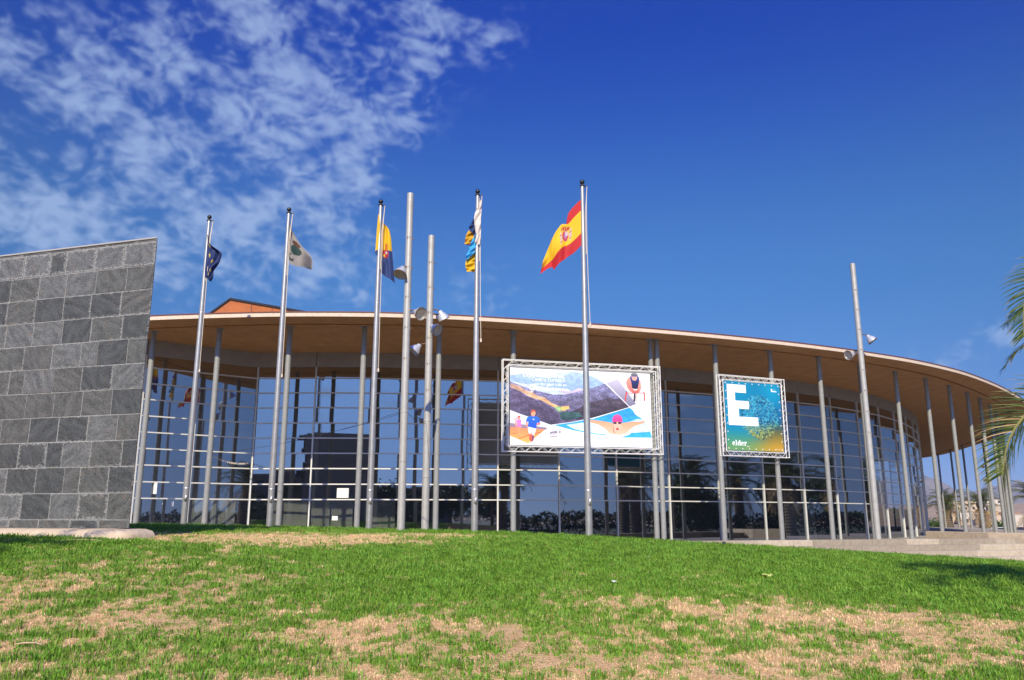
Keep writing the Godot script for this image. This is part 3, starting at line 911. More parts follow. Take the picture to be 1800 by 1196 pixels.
func make_flags() -> void:
	# distances below are centimetres from the pole's top, right and down
	var C := func(p: Vector2, z: float) -> Vector3: return Vector3(p.x / 100.0, -p.y / 100.0, z)
	var red := Color(0.50, 0.012, 0.018)
	var yellow := Color(0.80, 0.46, 0.005)
	# red-yellow-red: blown to the left and drooping, the upper stripe rolled behind
	var top := V2([2, 40, -44, 91, -74, 137, -97, 172, -122, 226, -142, 276])
	var bot := V2([0, 213, -40, 255, -66, 270, -92, 298, -112, 306, -148, 322])
	cloth("flag", "red, yellow and red striped flag with a coat of arms, drooping to the left", 0, 1.0, 60, 64, func(u: float, v: float) -> Vector3:
		var t := along(top, u)
		var b := along(bot, u)
		var wave := 0.10 * sin(u * 11.0 + v * 3.0) * u + 0.07 * sin(u * 23.0 - v * 5.0) * u * v + 0.05 * sin(v * 9.0 + u * 4.0) * u
		if v < 0.26:
			var roll := smoothstep(0.22, 0.45, u)
			var f := (0.26 - v) / 0.26
			var open := t.lerp(b, -0.0 + v * 0.96)
			var edge := t.lerp(b, 0.26 * (1.0 - roll) * 0.96)
			var back := edge + Vector2(-26.0 * f * exp(-pow((u - 0.60) / 0.10, 2)) + 10 * f, 26.0 * f)
			return C.call(open.lerp(back, roll), wave - 0.16 * sin(f * PI * 0.5) * roll - 0.04)
		var w := (v - 0.26) / 0.74
		var roll2 := smoothstep(0.22, 0.45, u)
		var p := t.lerp(b, lerpf(0.25, 0.0, roll2) + w * lerpf(0.75, 1.0, roll2))
		p += Vector2(5.0 * sin(u * 17.0) * w * u, 7.0 * sin(u * 19.0 + 1.0) * w * u)
		return C.call(p, wave),
	func(u: float, v: float) -> Color:
		if v < 0.26 or v > 0.745: return red
		var s := u - 0.06 * (v - 0.5)
		if ellipse(s, v, 0.34, 0.365, 0.105, 0.045): return Color(0.45, 0.03, 0.02) if fmod(s * 22.0, 1.0) < 0.75 else Color(0.6, 0.35, 0.05)
		if ellipse(s, v, 0.34, 0.40, 0.12, 0.025): return Color(0.5, 0.30, 0.08)
		if ellipse(s, v, 0.34, 0.525, 0.085, 0.125):
			if s < 0.34 and v < 0.525: return Color(0.55, 0.42, 0.42)
			if ellipse(s, v, 0.34, 0.53, 0.03, 0.035): return Color(0.3, 0.2, 0.4)
			return Color(0.45, 0.05, 0.10)
		for px in [0.215, 0.465]:
			if absf(s - px) < 0.022 and v > 0.42 and v < 0.67: return Color(0.55, 0.50, 0.42) if fmod(v, 0.07) < 0.045 else Color(0.45, 0.05, 0.06)
		return yellow)
	# white, blue, yellow: gathered against its pole
	var wl := V2([8, 20, 2, 60, -10, 92, -10, 140, -4, 190, -8, 228])
	var wr := V2([14, 30, 16, 60, 14, 100, 13, 140, 13, 190, 10, 238])
	var parts := [
		[wl, wr, 0.14, Color(0.74, 0.66, 0.60), 0.06],
		[V2([-8, 98, -20, 125, -30, 150, -24, 172, -14, 180]), V2([-2, 100, -4, 125, -4, 150, -4, 172, -4, 182]), 0.03, Color(0.012, 0.04, 0.16), 0.04],
		[V2([-22, 150, -38, 172, -44, 205, -46, 226, -32, 226]), V2([-6, 156, -8, 178, -14, 205, -22, 226, -24, 232]), -0.05, Color(0.62, 0.33, 0.012), 0.05],
		[V2([-10, 184, -20, 215, -30, 250, -38, 280, -40, 300]), V2([-2, 184, -2, 215, 0, 246, -8, 270, -34, 302]), 0.05, Color(0.05, 0.38, 0.72), 0.05],
		[V2([-10, 252, -32, 282, -42, 308, -42, 330, -36, 352]), V2([-2, 246, -2, 285, -4, 315, -6, 340, -8, 352]), -0.06, Color(0.74, 0.45, 0.008), 0.06]]
	var whole := func(k: int) -> void:
		var q: Array = parts[k]
		cloth("flag_fold", "", 1, 1.0, 10, 40, func(u: float, v: float) -> Vector3:
			var p := along(q[0], v).lerp(along(q[1], v), u) * Vector2(1.0, 0.83)
			return C.call(p, q[2] + q[4] * sin(u * 7.0 + v * 14.0 + k) + 0.03 * sin(v * 40.0 + u * 9.0)),
		func(_u: float, _v: float) -> Color: return q[3])
	var root := thing("flag", "white, blue and yellow flag bunched tight against its flagpole", "flag", Vector3(POLES[1][0], POLES[1][2] + 12.06, POLES[1][1]), 0.0, "flags on the flagpoles")
	for k in 5:
		whole.call(k)
		var o: Node3D = get_child(get_child_count() - 1)
		remove_child(o)
		for m in ["label", "category", "group"]: if o.has_meta(m): o.remove_meta(m)
		o.position = Vector3.ZERO
		o.name = ["white_fold", "navy_fold", "ochre_fold", "sky_blue_fold", "yellow_fold"][k]
		root.add_child(o, true)
	# yellow over blue with arms
	var l3 := V2([-7, 36, -9, 80, -11, 120, -12, 165, -12, 196, 7, 212, 8, 268])
	var r3 := V2([10, 68, 32, 92, 42, 130, 46, 170, 50, 210, 56, 265, 60, 302])
	cloth("flag", "flag of yellow above blue with a red crest, hanging slack", 2, 1.0, 40, 60, func(u: float, v: float) -> Vector3:
		var p := along(l3, v).lerp(along(r3, v), u)
		return C.call(p, 0.07 + 0.09 * sin(u * 8.0 + v * 2.0) * (1.0 if u > 0.25 else u * 4.0) - 0.25 * u),
	func(u: float, v: float) -> Color:
		if ellipse(u, v, 0.66, 0.48, 0.16, 0.06): return Color(0.42, 0.05, 0.015) if fmod(u * 9.0, 1.0) < 0.7 else yellow
		if ellipse(u, v, 0.58, 0.60, 0.20, 0.085):
			if ellipse(u, v, 0.64, 0.585, 0.07, 0.03): return Color(0.5, 0.45, 0.5)
			if ellipse(u, v, 0.50, 0.63, 0.07, 0.03): return Color(0.6, 0.38, 0.03)
			return Color(0.40, 0.012, 0.02)
		return Color(0.72, 0.43, 0.005) if v < 0.585 - 0.05 * u else Color(0.022, 0.045, 0.16))
	# white flag greyed to stand for its shade, with a green and brown emblem
	var l4 := V2([4, 23, 5, 60, 6, 100, 8, 140, 10, 180, 20, 212])
	var r4 := V2([5, 40, 17, 74, 48, 122, 78, 154, 84, 176, 80, 204])
	cloth("flag", "white flag with shade put into its greyed cloth and a green and brown emblem, hanging limp", 3, 1.0, 40, 50, func(u: float, v: float) -> Vector3:
		var p := along(l4, v).lerp(along(r4, v), u)
		return C.call(p, 0.04 + 0.08 * sin(u * 9.0 + v * 3.0) * u - 0.9 * u * v),
	func(u: float, v: float) -> Color:
		if ellipse(u, v, 0.50, 0.46, 0.26, 0.07): return Color(0.10, 0.04, 0.025)
		if ellipse(u, v, 0.36, 0.62, 0.25, 0.12): return Color(0.025, 0.06, 0.05)
		if ellipse(u, v, 0.10, 0.80, 0.12, 0.09) and not ellipse(u, v, 0.14, 0.78, 0.08, 0.06): return Color(0.05, 0.06, 0.04)
		if u > 0.97 or v > 0.985 or (ellipse(u, v, 0.66, 0.98, 0.10, 0.03)): return Color(0.62, 0.58, 0.52)
		return Color(0.38, 0.34, 0.29))
	# dark blue with gold stars
	var l5 := V2([3, 66, 4, 95, 4, 120, 4, 150, 3, 175, 3, 200, 3, 220, 4, 238])
	var r5 := V2([4, 66, 16, 104, 62, 138, 68, 160, 58, 184, 39, 212, 36, 236, 27, 258])
	cloth("flag", "dark blue flag with gold stars, crumpled against the leftmost flagpole", 4, 1.0, 46, 54, func(u: float, v: float) -> Vector3:
		var p := along(l5, v).lerp(along(r5, v), u)
		return C.call(p, 0.10 + 0.11 * sin(u * 10.0 - v * 6.0) * u + 0.05 * sin(u * 21.0 + v * 8.0) * u),
	func(u: float, v: float) -> Color:
		for s in [[0.32, 0.20], [0.50, 0.56], [0.42, 0.86], [0.2, 0.42], [0.7, 0.75]]:
			var d := Vector2((u - s[0]) * 0.8, v - s[1])
			var a := fposmod(d.angle() + PI / 2, TAU / 5) - TAU / 10
			if d.length() < 0.055 * (0.45 + 0.55 * pow(absf(a) / (TAU / 10), 1.0)): return Color(0.55, 0.42, 0.06)
		return Color(0.010, 0.024, 0.115))

func bell(parent: Node3D, apex: Vector3, dir: Vector3, size: float, from: Vector3) -> void:
	# spun aluminium floodlight: apex is its back, dir where it looks, from the bracket's foot on the post
	var y := dir.normalized()
	var x := y.cross(Vector3.UP if absf(y.y) < 0.95 else Vector3.RIGHT).normalized()
	var t := Transform3D(Basis(x, y, x.cross(y)), apex)
	var k := size
	var b := B.new(true)
	b.lathe([Vector2(0.0, 0.0), Vector2(0.17 * k, 0.0), Vector2(0.20 * k, 0.05 * k), Vector2(0.21 * k, 0.18 * k), Vector2(0.30 * k, 0.30 * k), Vector2(0.43 * k, 0.52 * k), Vector2(0.49 * k, 0.74 * k), Vector2(0.515 * k, 0.80 * k), Vector2(0.505 * k, 0.82 * k)], 24, t)
	b.lathe([Vector2(0.505 * k, 0.82 * k), Vector2(0.47 * k, 0.74 * k), Vector2(0.40 * k, 0.52 * k), Vector2(0.25 * k, 0.32 * k), Vector2(0.0, 0.26 * k)], 24, t)
	var lamp := obj("floodlight", b.done(), M.aluminium, parent)
	b = B.new(true)
	b.lathe([Vector2(0.0, 0.785 * k), Vector2(0.488 * k, 0.775 * k)], 24, t)
	var g := StandardMaterial3D.new()
	g.albedo_color = Color(0.75, 0.68, 0.55, 0.30)
	g.transparency = BaseMaterial3D.TRANSPARENCY_ALPHA
	g.roughness = 0.12
	obj("lens", b.done(), g, lamp)
	b = B.new()
	b.lathe([Vector2(0.515 * k, 0.79 * k), Vector2(0.53 * k, 0.79 * k), Vector2(0.53 * k, 0.83 * k), Vector2(0.50 * k, 0.83 * k)], 24, t)
	obj("rim", b.done(), M.rust, lamp)
	b = B.new(true)
	b.tube([from, from.lerp(apex, 0.6) + Vector3(0, 0.03, 0), apex + y * 0.1 * k], [0.028, 0.026, 0.03], 8)
	b.box(apex + y * 0.06 * k, Vector3.ONE * 0.11 * k, t.basis)
	obj("bracket", b.done(), M.rust, lamp)

func make_lamp_posts() -> void:
	# [x, z, foot y, height, lamps [[offset of the apex from the post], direction], label]
	var list := [
		[-3.755, -28.0, 0.67, 12.12, "galvanised lamp post with two floodlights, the taller of the close pair", [
			[Vector3(-0.17, 9.22, 0.17), Vector3(-0.25, -1.0, 0.55)], [Vector3(0.30, 7.60, 0.09), Vector3(0.75, -0.45, 0.75)]]],
		[-3.53, -33.6, 0.40, 12.75, "shorter galvanised lamp post with three floodlights beside the taller one", [
			[Vector3(0.42, 9.37, -0.06), Vector3(0.55, -1.0, -0.25)], [Vector3(0.10, 8.62, 0.26), Vector3(0.75, -0.55, 0.5)], [Vector3(-0.38, 7.85, 0.06), Vector3(-0.65, -0.75, 0.25)]]],
		[18.95, -43.0, -0.4, 15.28, "galvanised lamp post with two floodlights before the right side of the canopy", [
			[Vector3(0.46, 11.2, -0.05), Vector3(0.6, -0.85, 0.25)], [Vector3(-0.43, 10.14, 0.10), Vector3(-0.9, -0.25, 0.35)]]],
		[66.6, -114.0, -2.0, 14.4, "distant lamp post with floodlights beyond the far columns", [
			[Vector3(-0.9, 10.2, 0.2), Vector3(-0.6, -0.7, 0.6)], [Vector3(-0.75, 8.4, 0.2), Vector3(-0.5, -0.9, 0.5)]]]]
	for l in list:
		var H: float = l[3]
		var slim := 0.86 if l[1] > -30.0 else 1.0
		var root := thing("lamp_post", l[4], "lamp post", Vector3(l[0], l[2], l[1]), 0.0, "galvanised lamp posts")
		var b := B.new(true)
		b.lathe([Vector2(0.155 * slim, -0.5), Vector2(0.155 * slim, 3.9), Vector2(0.147 * slim, 8.2), Vector2(0.140 * slim, H - 0.45), Vector2(0.140 * slim, H)], 22)
		b.st.set_smooth_group(-1)
		b.lathe([Vector2(0.140 * slim, H), Vector2(0.0, H + 0.004)], 22)
		obj("post", b.done(), M.galvanised, root)
		b = B.new()
		for k in 5: b.lathe([Vector2(0.1405 * slim, H - 0.62 + 0.07 * k), Vector2(0.147 * slim, H - 0.615 + 0.07 * k), Vector2(0.147 * slim, H - 0.59 + 0.07 * k), Vector2(0.1405 * slim, H - 0.585 + 0.07 * k)], 22)
		obj("banded_cap", b.done(), M.galvanised, root)
		for r in [4.0 if l[1] > -30.0 else 4.6, 2.3]:
			b = B.new()
			b.lathe([Vector2(0.15 * slim, r), Vector2(0.168 * slim, r), Vector2(0.168 * slim, r + 0.05), Vector2(0.15 * slim, r + 0.05)], 22)
			obj("collar", b.done(), M.galvanised, root)
		b = B.new()
		b.lathe([Vector2(0.26, 0.0), Vector2(0.26, 0.02), Vector2(0.15 * slim, 0.02)], 16)
		obj("base_plate", b.done(), M.galvanised, root)
		var y := 5.9
		while y < H - 1.0:
			b = B.new()
			b.box(Vector3(-0.035, y, 0.150 * slim), Vector3(0.032, 0.075, 0.02))
			b.box(Vector3(0.035, y + 0.01, 0.150 * slim), Vector3(0.022, 0.03, 0.03))
			b.box(Vector3(0.165 * slim, y - 0.02, 0.03), Vector3(0.07, 0.035, 0.03))
			obj("bolt_socket", b.done(), M.rust, root)
			y += 1.12
		for f in l[5]:
			var apex: Vector3 = f[0]
			var side := Vector3(apex.x, 0, apex.z).normalized()
			bell(root, apex, f[1], 0.46 if l[1] > -30.0 else 0.52, Vector3(side.x * 0.13 * slim, apex.y + 0.06, side.z * 0.13 * slim))

func make_cables() -> void:
	var W := func(called: String, label: String, a: Vector3, c: Vector3, sag: float, r: float, m: Material) -> MeshInstance3D:
		var p := []
		var rr := []
		for i in 25:
			var t := i / 24.0
			p.append(a.lerp(c, t) - Vector3(0, sag * 4.0 * t * (1.0 - t), 0))
			rr.append(r)
		var b := B.new(true)
		b.tube(p, rr, 5)
		var o := obj(called, b.done(), m)
		tag(o, label, "cable")
		return o
	W.call("cable", "thin cable from the tall lamp post to the third column from the slate wall", Vector3(-3.8, 4.67, -28.1), Vector3(-10.4, 4.6, -37.2), 0.12, 0.008, M.dark)
	W.call("cable", "upper thin cable from the tall lamp post slanting down to the left", Vector3(-3.8, 4.74, -28.1), Vector3(-13.9, 4.0, -37.6), 0.25, 0.008, M.dark)
	W.call("cable", "short thin cable slung between the two close lamp posts", Vector3(-3.7, 4.70, -28.0), Vector3(-3.55, 4.9, -33.55), 0.08, 0.008, M.dark)
	var g := W.call("bunting", "faded string of small tags tied from a column to the glass wall", Vector3(-13.9, 3.92, -37.6), Vector3(-14.0, 3.95, -43.3), 0.15, 0.006, M.rope) as MeshInstance3D
	tag(g, "", "bunting")
	rng.seed = 4
	for i in 18:
		var t := (i + 0.5) / 18.0
		var p := Vector3(-13.9, 3.92, -37.6).lerp(Vector3(-14.0, 3.95, -43.3), t) - Vector3(0, 0.6 * t * (1 - t) + 0.05, 0)
		var b := B.new()
		b.box(Vector3.ZERO, Vector3(0.03, 0.06, 0.07), Basis(Vector3.UP, rng.randf() * 2.0))
		obj("pennant", b.done(), M.rope, g, p)

# ------------------------------------------------------------------ billboards
class Canvas:
	var im: Image
	var to: Callable                                               # from drawing coordinates to pixels
	func poly(pts: Array, c: Color, c2 = null) -> void:            # flat, or running from c at the top to c2 at the bottom
		var p := []
		for i in range(0, pts.size(), 2): p.append(to.call(Vector2(pts[i], pts[i + 1])))
		var lo := 1e9
		var hi := -1e9
		for q in p:
			lo = minf(lo, q.y); hi = maxf(hi, q.y)
		for y in range(maxi(0, int(lo)), mini(im.get_height(), int(hi) + 1)):
			var xs := []
			for i in p.size():
				var a: Vector2 = p[i]
				var b: Vector2 = p[(i + 1) % p.size()]
				if (a.y <= y + 0.5) != (b.y <= y + 0.5): xs.append(a.x + (y + 0.5 - a.y) / (b.y - a.y) * (b.x - a.x))
			xs.sort()
			var col: Color = c if c2 == null else c.lerp(c2, clampf((y - lo) / (hi - lo), 0, 1))
			for k in range(0, xs.size() - 1, 2):
				for x in range(maxi(0, roundi(xs[k])), mini(im.get_width(), roundi(xs[k + 1]))): im.set_pixel(x, y, col)
	func disc(x: float, y: float, rx: float, ry: float, c: Color) -> void:
		var p := []
		for i in 20: p.append_array([x + rx * cos(TAU * i / 20), y + ry * sin(TAU * i / 20)])
		poly(p, c)
	func stroke(pts: Array, w: float, c: Color) -> void:
		var n := pts.size() / 2 - 1
		for i in n:
			var a := Vector2(pts[i * 2], pts[i * 2 + 1])
			var b := Vector2(pts[i * 2 + 2], pts[i * 2 + 3])
			var d := (b - a).normalized() * w / 2
			var s := Vector2(-d.y, d.x)
			a -= d * 0.4; b += d * 0.4
			poly([a.x + s.x, a.y + s.y, b.x + s.x, b.y + s.y, b.x - s.x, b.y - s.y, a.x - s.x, a.y - s.y], c)
	func speckle(n: FastNoiseLite, k: float, inside: Callable) -> void:
		for y in im.get_height():
			for x in im.get_width():
				var c := im.get_pixel(x, y)
				if inside.call(c):
					var v := 1.0 + n.get_noise_2d(x, y * 1.6) * k
					im.set_pixel(x, y, Color(clampf(c.r * v, 0, 1), clampf(c.g * v, 0, 1), clampf(c.b * v, 0, 1)))

func R(r: int, g: int, b: int) -> Color: return Color8(r, g, b)

func bezier(p: Array, n := 6) -> Array:                          # smooth line through flat [x, y, ...]
	var o := []
	for q in smooth_path(V2(p), n, false): o.append_array([q.x, q.y])
	return o

func sport_print() -> ImageTexture:
	var c := Canvas.new()
	c.im = Image.create(1024, 576, false, Image.FORMAT_RGB8)
	c.im.fill(R(247, 247, 248))
	c.to = func(p: Vector2) -> Vector2:
		var u := (p.x - 92.0) / 1575.0
		var t := 165.0 + 75.0 * u
		return Vector2(u * 1024.0, (p.y - t) / (845.0 - 30.0 * u) * 576.0)
	# valley landscape
	c.poly([90, 160, 990, 205, 1415, 610, 1000, 725, 760, 775, 540, 800, 400, 755, 92, 635], R(236, 242, 250), R(150, 180, 225))
	c.poly([92, 255, 200, 240, 300, 225, 400, 262, 480, 280, 620, 235, 700, 245, 760, 215, 900, 240, 1010, 270, 1110, 330, 1150, 360, 1000, 400, 720, 470, 560, 400, 92, 320], R(178, 205, 240), R(140, 172, 222))
	c.poly([620, 440, 700, 400, 760, 430, 850, 395, 950, 425, 720, 470], R(215, 205, 215), R(190, 180, 205))
	c.poly([92, 320, 240, 380, 400, 430, 560, 470, 700, 468, 830, 440, 1000, 395, 1150, 350, 1415, 610, 1000, 725, 760, 775, 540, 800, 400, 755, 92, 635], R(140, 140, 185), R(95, 85, 115))
	c.poly([560, 560, 700, 500, 820, 470, 1000, 395, 1150, 350, 1300, 490, 1000, 600, 720, 600], R(135, 135, 178), R(104, 98, 125))
	c.poly([880, 600, 960, 560, 1060, 540, 1180, 505, 1250, 520, 1320, 515, 1415, 610, 1000, 725, 820, 745, 700, 690], R(86, 76, 92), R(56, 50, 66))
	c.poly([92, 340, 200, 375, 260, 420, 330, 440, 400, 485, 470, 500, 540, 560, 640, 600, 740, 590, 690, 650, 590, 620, 440, 535, 320, 500, 200, 430, 92, 385], R(212, 172, 158), R(232, 175, 110))
	c.poly([92, 385, 200, 435, 260, 480, 330, 500, 380, 540, 440, 540, 500, 590, 560, 640, 610, 700, 650, 770, 540, 800, 400, 755, 92, 635], R(104, 92, 128), R(74, 66, 92))
	c.poly([570, 600, 650, 600, 640, 660, 610, 650], R(140, 180, 120))
	c.poly([640, 610, 730, 600, 740, 625, 650, 645], R(236, 196, 110))
	c.poly([635, 665, 700, 650, 760, 660, 840, 665, 885, 710, 760, 745, 640, 745], R(66, 104, 104), R(46, 78, 84))
	c.speckle(noise(0.05, 71, 5), 0.42, func(q: Color) -> bool: return q.r < 0.80 and q.b < 0.80)
	c.speckle(noise(0.012, 73, 4), 0.35, func(q: Color) -> bool: return q.r < 0.90 and q.b < 0.80)
	# grey facet and cyclist
	c.poly([1000, 235, 1260, 245, 1500, 575, 1420, 605, 1160, 350], R(246, 244, 250), R(165, 160, 190))
	c.poly([1165, 345, 1290, 300, 1490, 575, 1420, 600], R(205, 200, 222), R(125, 122, 145))
	c.stroke([1000, 205, 1418, 608, 1660, 870], 5, R(250, 250, 252))
	c.stroke([1250, 235, 1500, 578], 3, R(225, 225, 235))
	c.poly([1400, 300, 1440, 268, 1462, 300, 1458, 400, 1480, 420, 1470, 445, 1430, 440, 1398, 390, 1386, 340], R(245, 165, 150), R(225, 120, 110))
	c.poly([1528, 290, 1556, 320, 1560, 400, 1545, 440, 1500, 445, 1510, 410, 1522, 390], R(245, 170, 155), R(235, 130, 115))
	c.poly([1430, 275, 1460, 262, 1520, 262, 1540, 280, 1538, 330, 1520, 405, 1490, 412, 1455, 400, 1446, 330], R(45, 75, 160), R(28, 26, 60))
	c.disc(1486, 282, 33, 36, R(245, 170, 150))
	c.poly([1440, 250, 1462, 232, 1500, 230, 1528, 250, 1522, 262, 1450, 262], R(170, 180, 190), R(60, 62, 70))
	c.stroke([1455, 268, 1518, 268], 10, R(90, 110, 170))
	c.stroke([1400, 455, 1590, 455], 9, R(215, 60, 60))
	c.stroke([1390, 445, 1380, 480, 1372, 540], 13, R(225, 55, 45))
	c.stroke([1590, 445, 1598, 480, 1594, 540], 13, R(225, 55, 45))
	c.stroke([1382, 440, 1400, 440], 9, R(40, 40, 50))
	c.stroke([1485, 430, 1480, 500, 1476, 545], 22, R(50, 45, 60))
	c.poly([1490, 460, 1515, 460, 1508, 575, 1496, 575], R(245, 200, 190))
	c.disc(1470, 440, 24, 16, R(225, 110, 100)); c.disc(1512, 440, 24, 16, R(225, 110, 100))
	# swimmer
	c.poly([560, 800, 760, 770, 1000, 735, 1420, 615, 1560, 740, 1640, 850, 1667, 945, 1300, 940, 1000, 900, 780, 860], R(45, 155, 225), R(60, 180, 235))
	c.poly([700, 800, 1000, 760, 1250, 820, 1500, 740, 1560, 740, 1640, 850, 1640, 880, 1440, 890, 1300, 930, 1000, 890, 800, 850], R(185, 230, 248), R(235, 248, 253))
	c.speckle(noise(0.016, 72, 4), 0.14, func(q: Color) -> bool: return q.b > 0.85 and q.r < 0.93 and q.g > 0.55 and q.r < q.b - 0.05)
	c.poly([1440, 620, 1520, 690, 1560, 740, 1480, 690], R(220, 235, 248))
	c.poly([900, 762, 1000, 748, 1110, 762, 1215, 780, 1330, 782, 1440, 770, 1590, 765, 1590, 780, 1480, 815, 1420, 850, 1370, 900, 1250, 925, 1170, 890, 1135, 845, 1060, 800, 1000, 782], R(245, 165, 125), R(252, 205, 175))
	c.disc(1272, 815, 48, 78, R(250, 190, 165))
	c.poly([1216, 770, 1220, 725, 1245, 698, 1275, 688, 1305, 698, 1328, 725, 1332, 770], R(240, 90, 160), R(235, 55, 140))
	c.disc(1246, 782, 22, 12, R(60, 40, 60)); c.disc(1300, 782, 22, 12, R(60, 40, 60))
	c.disc(1272, 848, 16, 12, R(200, 50, 60))
	c.poly([1222, 790, 1236, 880, 1250, 900, 1228, 880], R(160, 60, 60))
	c.poly([1130, 895, 1220, 905, 1300, 915, 1400, 890, 1420, 905, 1300, 942, 1150, 925], R(240, 248, 252))
	c.stroke([540, 800, 760, 772, 1000, 727, 1418, 612], 6, R(245, 246, 250))
	# runners
	c.poly([92, 640, 300, 712, 540, 802, 285, 998, 92, 915], R(222, 240, 252), R(240, 245, 250))
	c.poly([92, 775, 300, 800, 500, 830, 470, 855, 92, 825], R(150, 130, 150))
	c.poly([92, 820, 470, 850, 285, 998, 92, 915], R(250, 140, 95), R(252, 190, 95))
	c.stroke([190, 945, 300, 905, 420, 880], 8, R(190, 90, 60))
	c.stroke([110, 890, 170, 885], 6, R(190, 90, 60))
	c.poly([295, 880, 330, 895, 338, 960, 318, 985, 298, 950], R(240, 120, 85), R(200, 70, 60))
	c.poly([335, 880, 350, 900, 345, 960, 330, 985, 330, 930], R(90, 60, 110))
	c.poly([282, 818, 375, 830, 362, 880, 345, 915, 328, 900, 322, 870, 315, 900, 292, 885], R(245, 248, 250), R(225, 230, 245))
	c.poly([262, 760, 280, 755, 284, 800, 276, 820, 264, 815], R(240, 150, 120))
	c.poly([395, 775, 418, 770, 420, 790, 395, 806, 370, 800, 368, 785], R(240, 130, 110))
	c.poly([275, 718, 312, 702, 372, 702, 402, 720, 417, 762, 398, 782, 384, 770, 372, 838, 330, 828, 283, 815, 290, 762, 262, 765], R(40, 110, 225), R(30, 85, 205))
	c.disc(342, 672, 25, 34, R(245, 165, 130))
	c.poly([314, 665, 318, 640, 345, 630, 368, 642, 368, 660, 340, 650, 322, 670], R(190, 85, 60))
	c.disc(345, 738, 10, 8, R(200, 220, 240))
	c.poly([160, 815, 182, 825, 184, 900, 172, 925, 160, 880], R(250, 150, 100))
	c.poly([188, 825, 208, 818, 200, 890, 186, 945, 178, 930], R(252, 160, 105))
	c.poly([148, 760, 162, 745, 165, 790, 180, 815, 160, 815, 145, 795], R(250, 160, 140))
	c.poly([160, 745, 185, 735, 216, 742, 212, 775, 216, 825, 164, 815, 168, 780], R(240, 130, 200))
	c.disc(189, 718, 15, 20, R(245, 150, 130))
	c.poly([172, 712, 180, 698, 200, 698, 206, 712], R(190, 80, 80))
	c.stroke([172, 720, 140, 745], 10, R(215, 90, 100))
	# sponsor mark
	var gy := R(150, 140, 155)
	c.poly([520, 875, 600, 860, 606, 892, 545, 893, 524, 908], gy)
	c.disc(628, 876, 13, 13, gy)
	c.stroke([545, 904, 632, 908], 9, R(190, 175, 190))
	c.stroke([524, 922, 600, 926], 10, gy)
	# sweeping script and small print
	var wh := R(255, 255, 255)
	for s in [[366, 362, 330, 355, 303, 378, 305, 405, 330, 405, 358, 385, 352, 410, 335, 436, 318, 432, 335, 410, 372, 395, 384, 380, 380, 405, 394, 385, 402, 385], [425, 386, 408, 390, 408, 408, 424, 400, 428, 386, 428, 408, 440, 400], [446, 388, 446, 410, 460, 390, 466, 395, 466, 410, 478, 408], [536, 368, 512, 362, 492, 385, 494, 412, 515, 420, 545, 408], [566, 396, 548, 398, 548, 416, 564, 410, 570, 396, 568, 418, 580, 412], [588, 398, 586, 418, 600, 400, 606, 404, 604, 420, 616, 416], [634, 402, 618, 404, 618, 420, 634, 416, 640, 402, 638, 422, 650, 416], [656, 400, 662, 404, 660, 424, 664, 406, 680, 406], [686, 408, 684, 424, 694, 422], [722, 410, 704, 410, 702, 426, 720, 422, 726, 410, 724, 428, 745, 424]]:
		c.stroke(bezier(s, 5), 7, wh)
	return ImageTexture.create_from_image(c.im)

func science_print() -> ImageTexture:
	var c := Canvas.new()
	c.im = Image.create(640, 800, false, Image.FORMAT_RGB8)
	for y in 800:
		for x in 640:
			var u := x / 640.0
			var v := y / 800.0
			var a := R(12, 135, 175).lerp(R(20, 85, 140), smoothstep(0.3, 0.8, u)).lerp(R(10, 165, 200), exp(-(pow(u - 0.85, 2) + pow(v - 0.1, 2)) * 8.0) * 0.8)
			var b := R(105, 155, 95).lerp(R(196, 152, 45), smoothstep(0.2, 0.9, u))
			c.im.set_pixel(x, y, a.lerp(R(90, 95, 60), smoothstep(0.45, 0.8, v) * smoothstep(0.5, 0.9, u)).lerp(b, smoothstep(0.62, 1.0, v)))
	c.to = func(p: Vector2) -> Vector2: return p
	rng.seed = 21
	# a ball of curling strands
	var O := Vector2(385, 400)
	for i in 900:
		var r := sqrt(rng.randf()) * 205.0
		var a := rng.randf() * TAU
		var p := O + Vector2(cos(a) * r, sin(a) * r * 1.18)
		var edge := r / 205.0
		var len := rng.randf_range(14, 46)
		var turn := rng.randf_range(-0.32, 0.32)
		var dir := a + rng.randf_range(-1.6, 1.6)
		var pts := []
		for k in 9:
			pts.append_array([p.x, p.y])
			p += Vector2(cos(dir), sin(dir)) * len / 8.0
			dir += turn
		var v := clampf(p.y / 800.0, 0, 1)
		var hue := R(60, 190, 225).lerp(R(195, 205, 90), smoothstep(0.52, 0.78, v))
		if i < 260: hue = R(20, 62, 110).lerp(R(60, 75, 60), smoothstep(0.5, 0.75, v))
		else: hue = hue.darkened(rng.randf() * 0.45)
		c.stroke(pts, rng.randf_range(4.0, 10.0) * (1.0 if i < 260 else 0.85), hue)
		if i >= 260 and rng.randf() < 0.6: c.stroke(pts, 2.0, hue.lightened(0.35))
	# the big white letter made of five lines
	var rows := [[30, 36, 245, 130], [30, 133, 118, 222], [30, 225, 270, 318], [30, 321, 152, 408], [30, 411, 366, 512]]
	for r in rows: c.poly([r[0], r[1], r[2], r[1], r[2], r[3], r[0], r[3]], R(250, 251, 252))
	for k in range(1, 5): c.stroke([34, rows[k][1] - 1.5, 118, rows[k][1] - 1.5], 2.0, R(170, 190, 200))
	c.poly([535, 58, 550, 58, 550, 78, 575, 84, 602, 84, 602, 94, 538, 94], R(245, 248, 250))
	c.stroke([560, 68, 590, 70], 3, R(235, 240, 245))
	c.stroke([545, 772, 612, 772], 3, R(220, 215, 200))
	return ImageTexture.create_from_image(c.im)

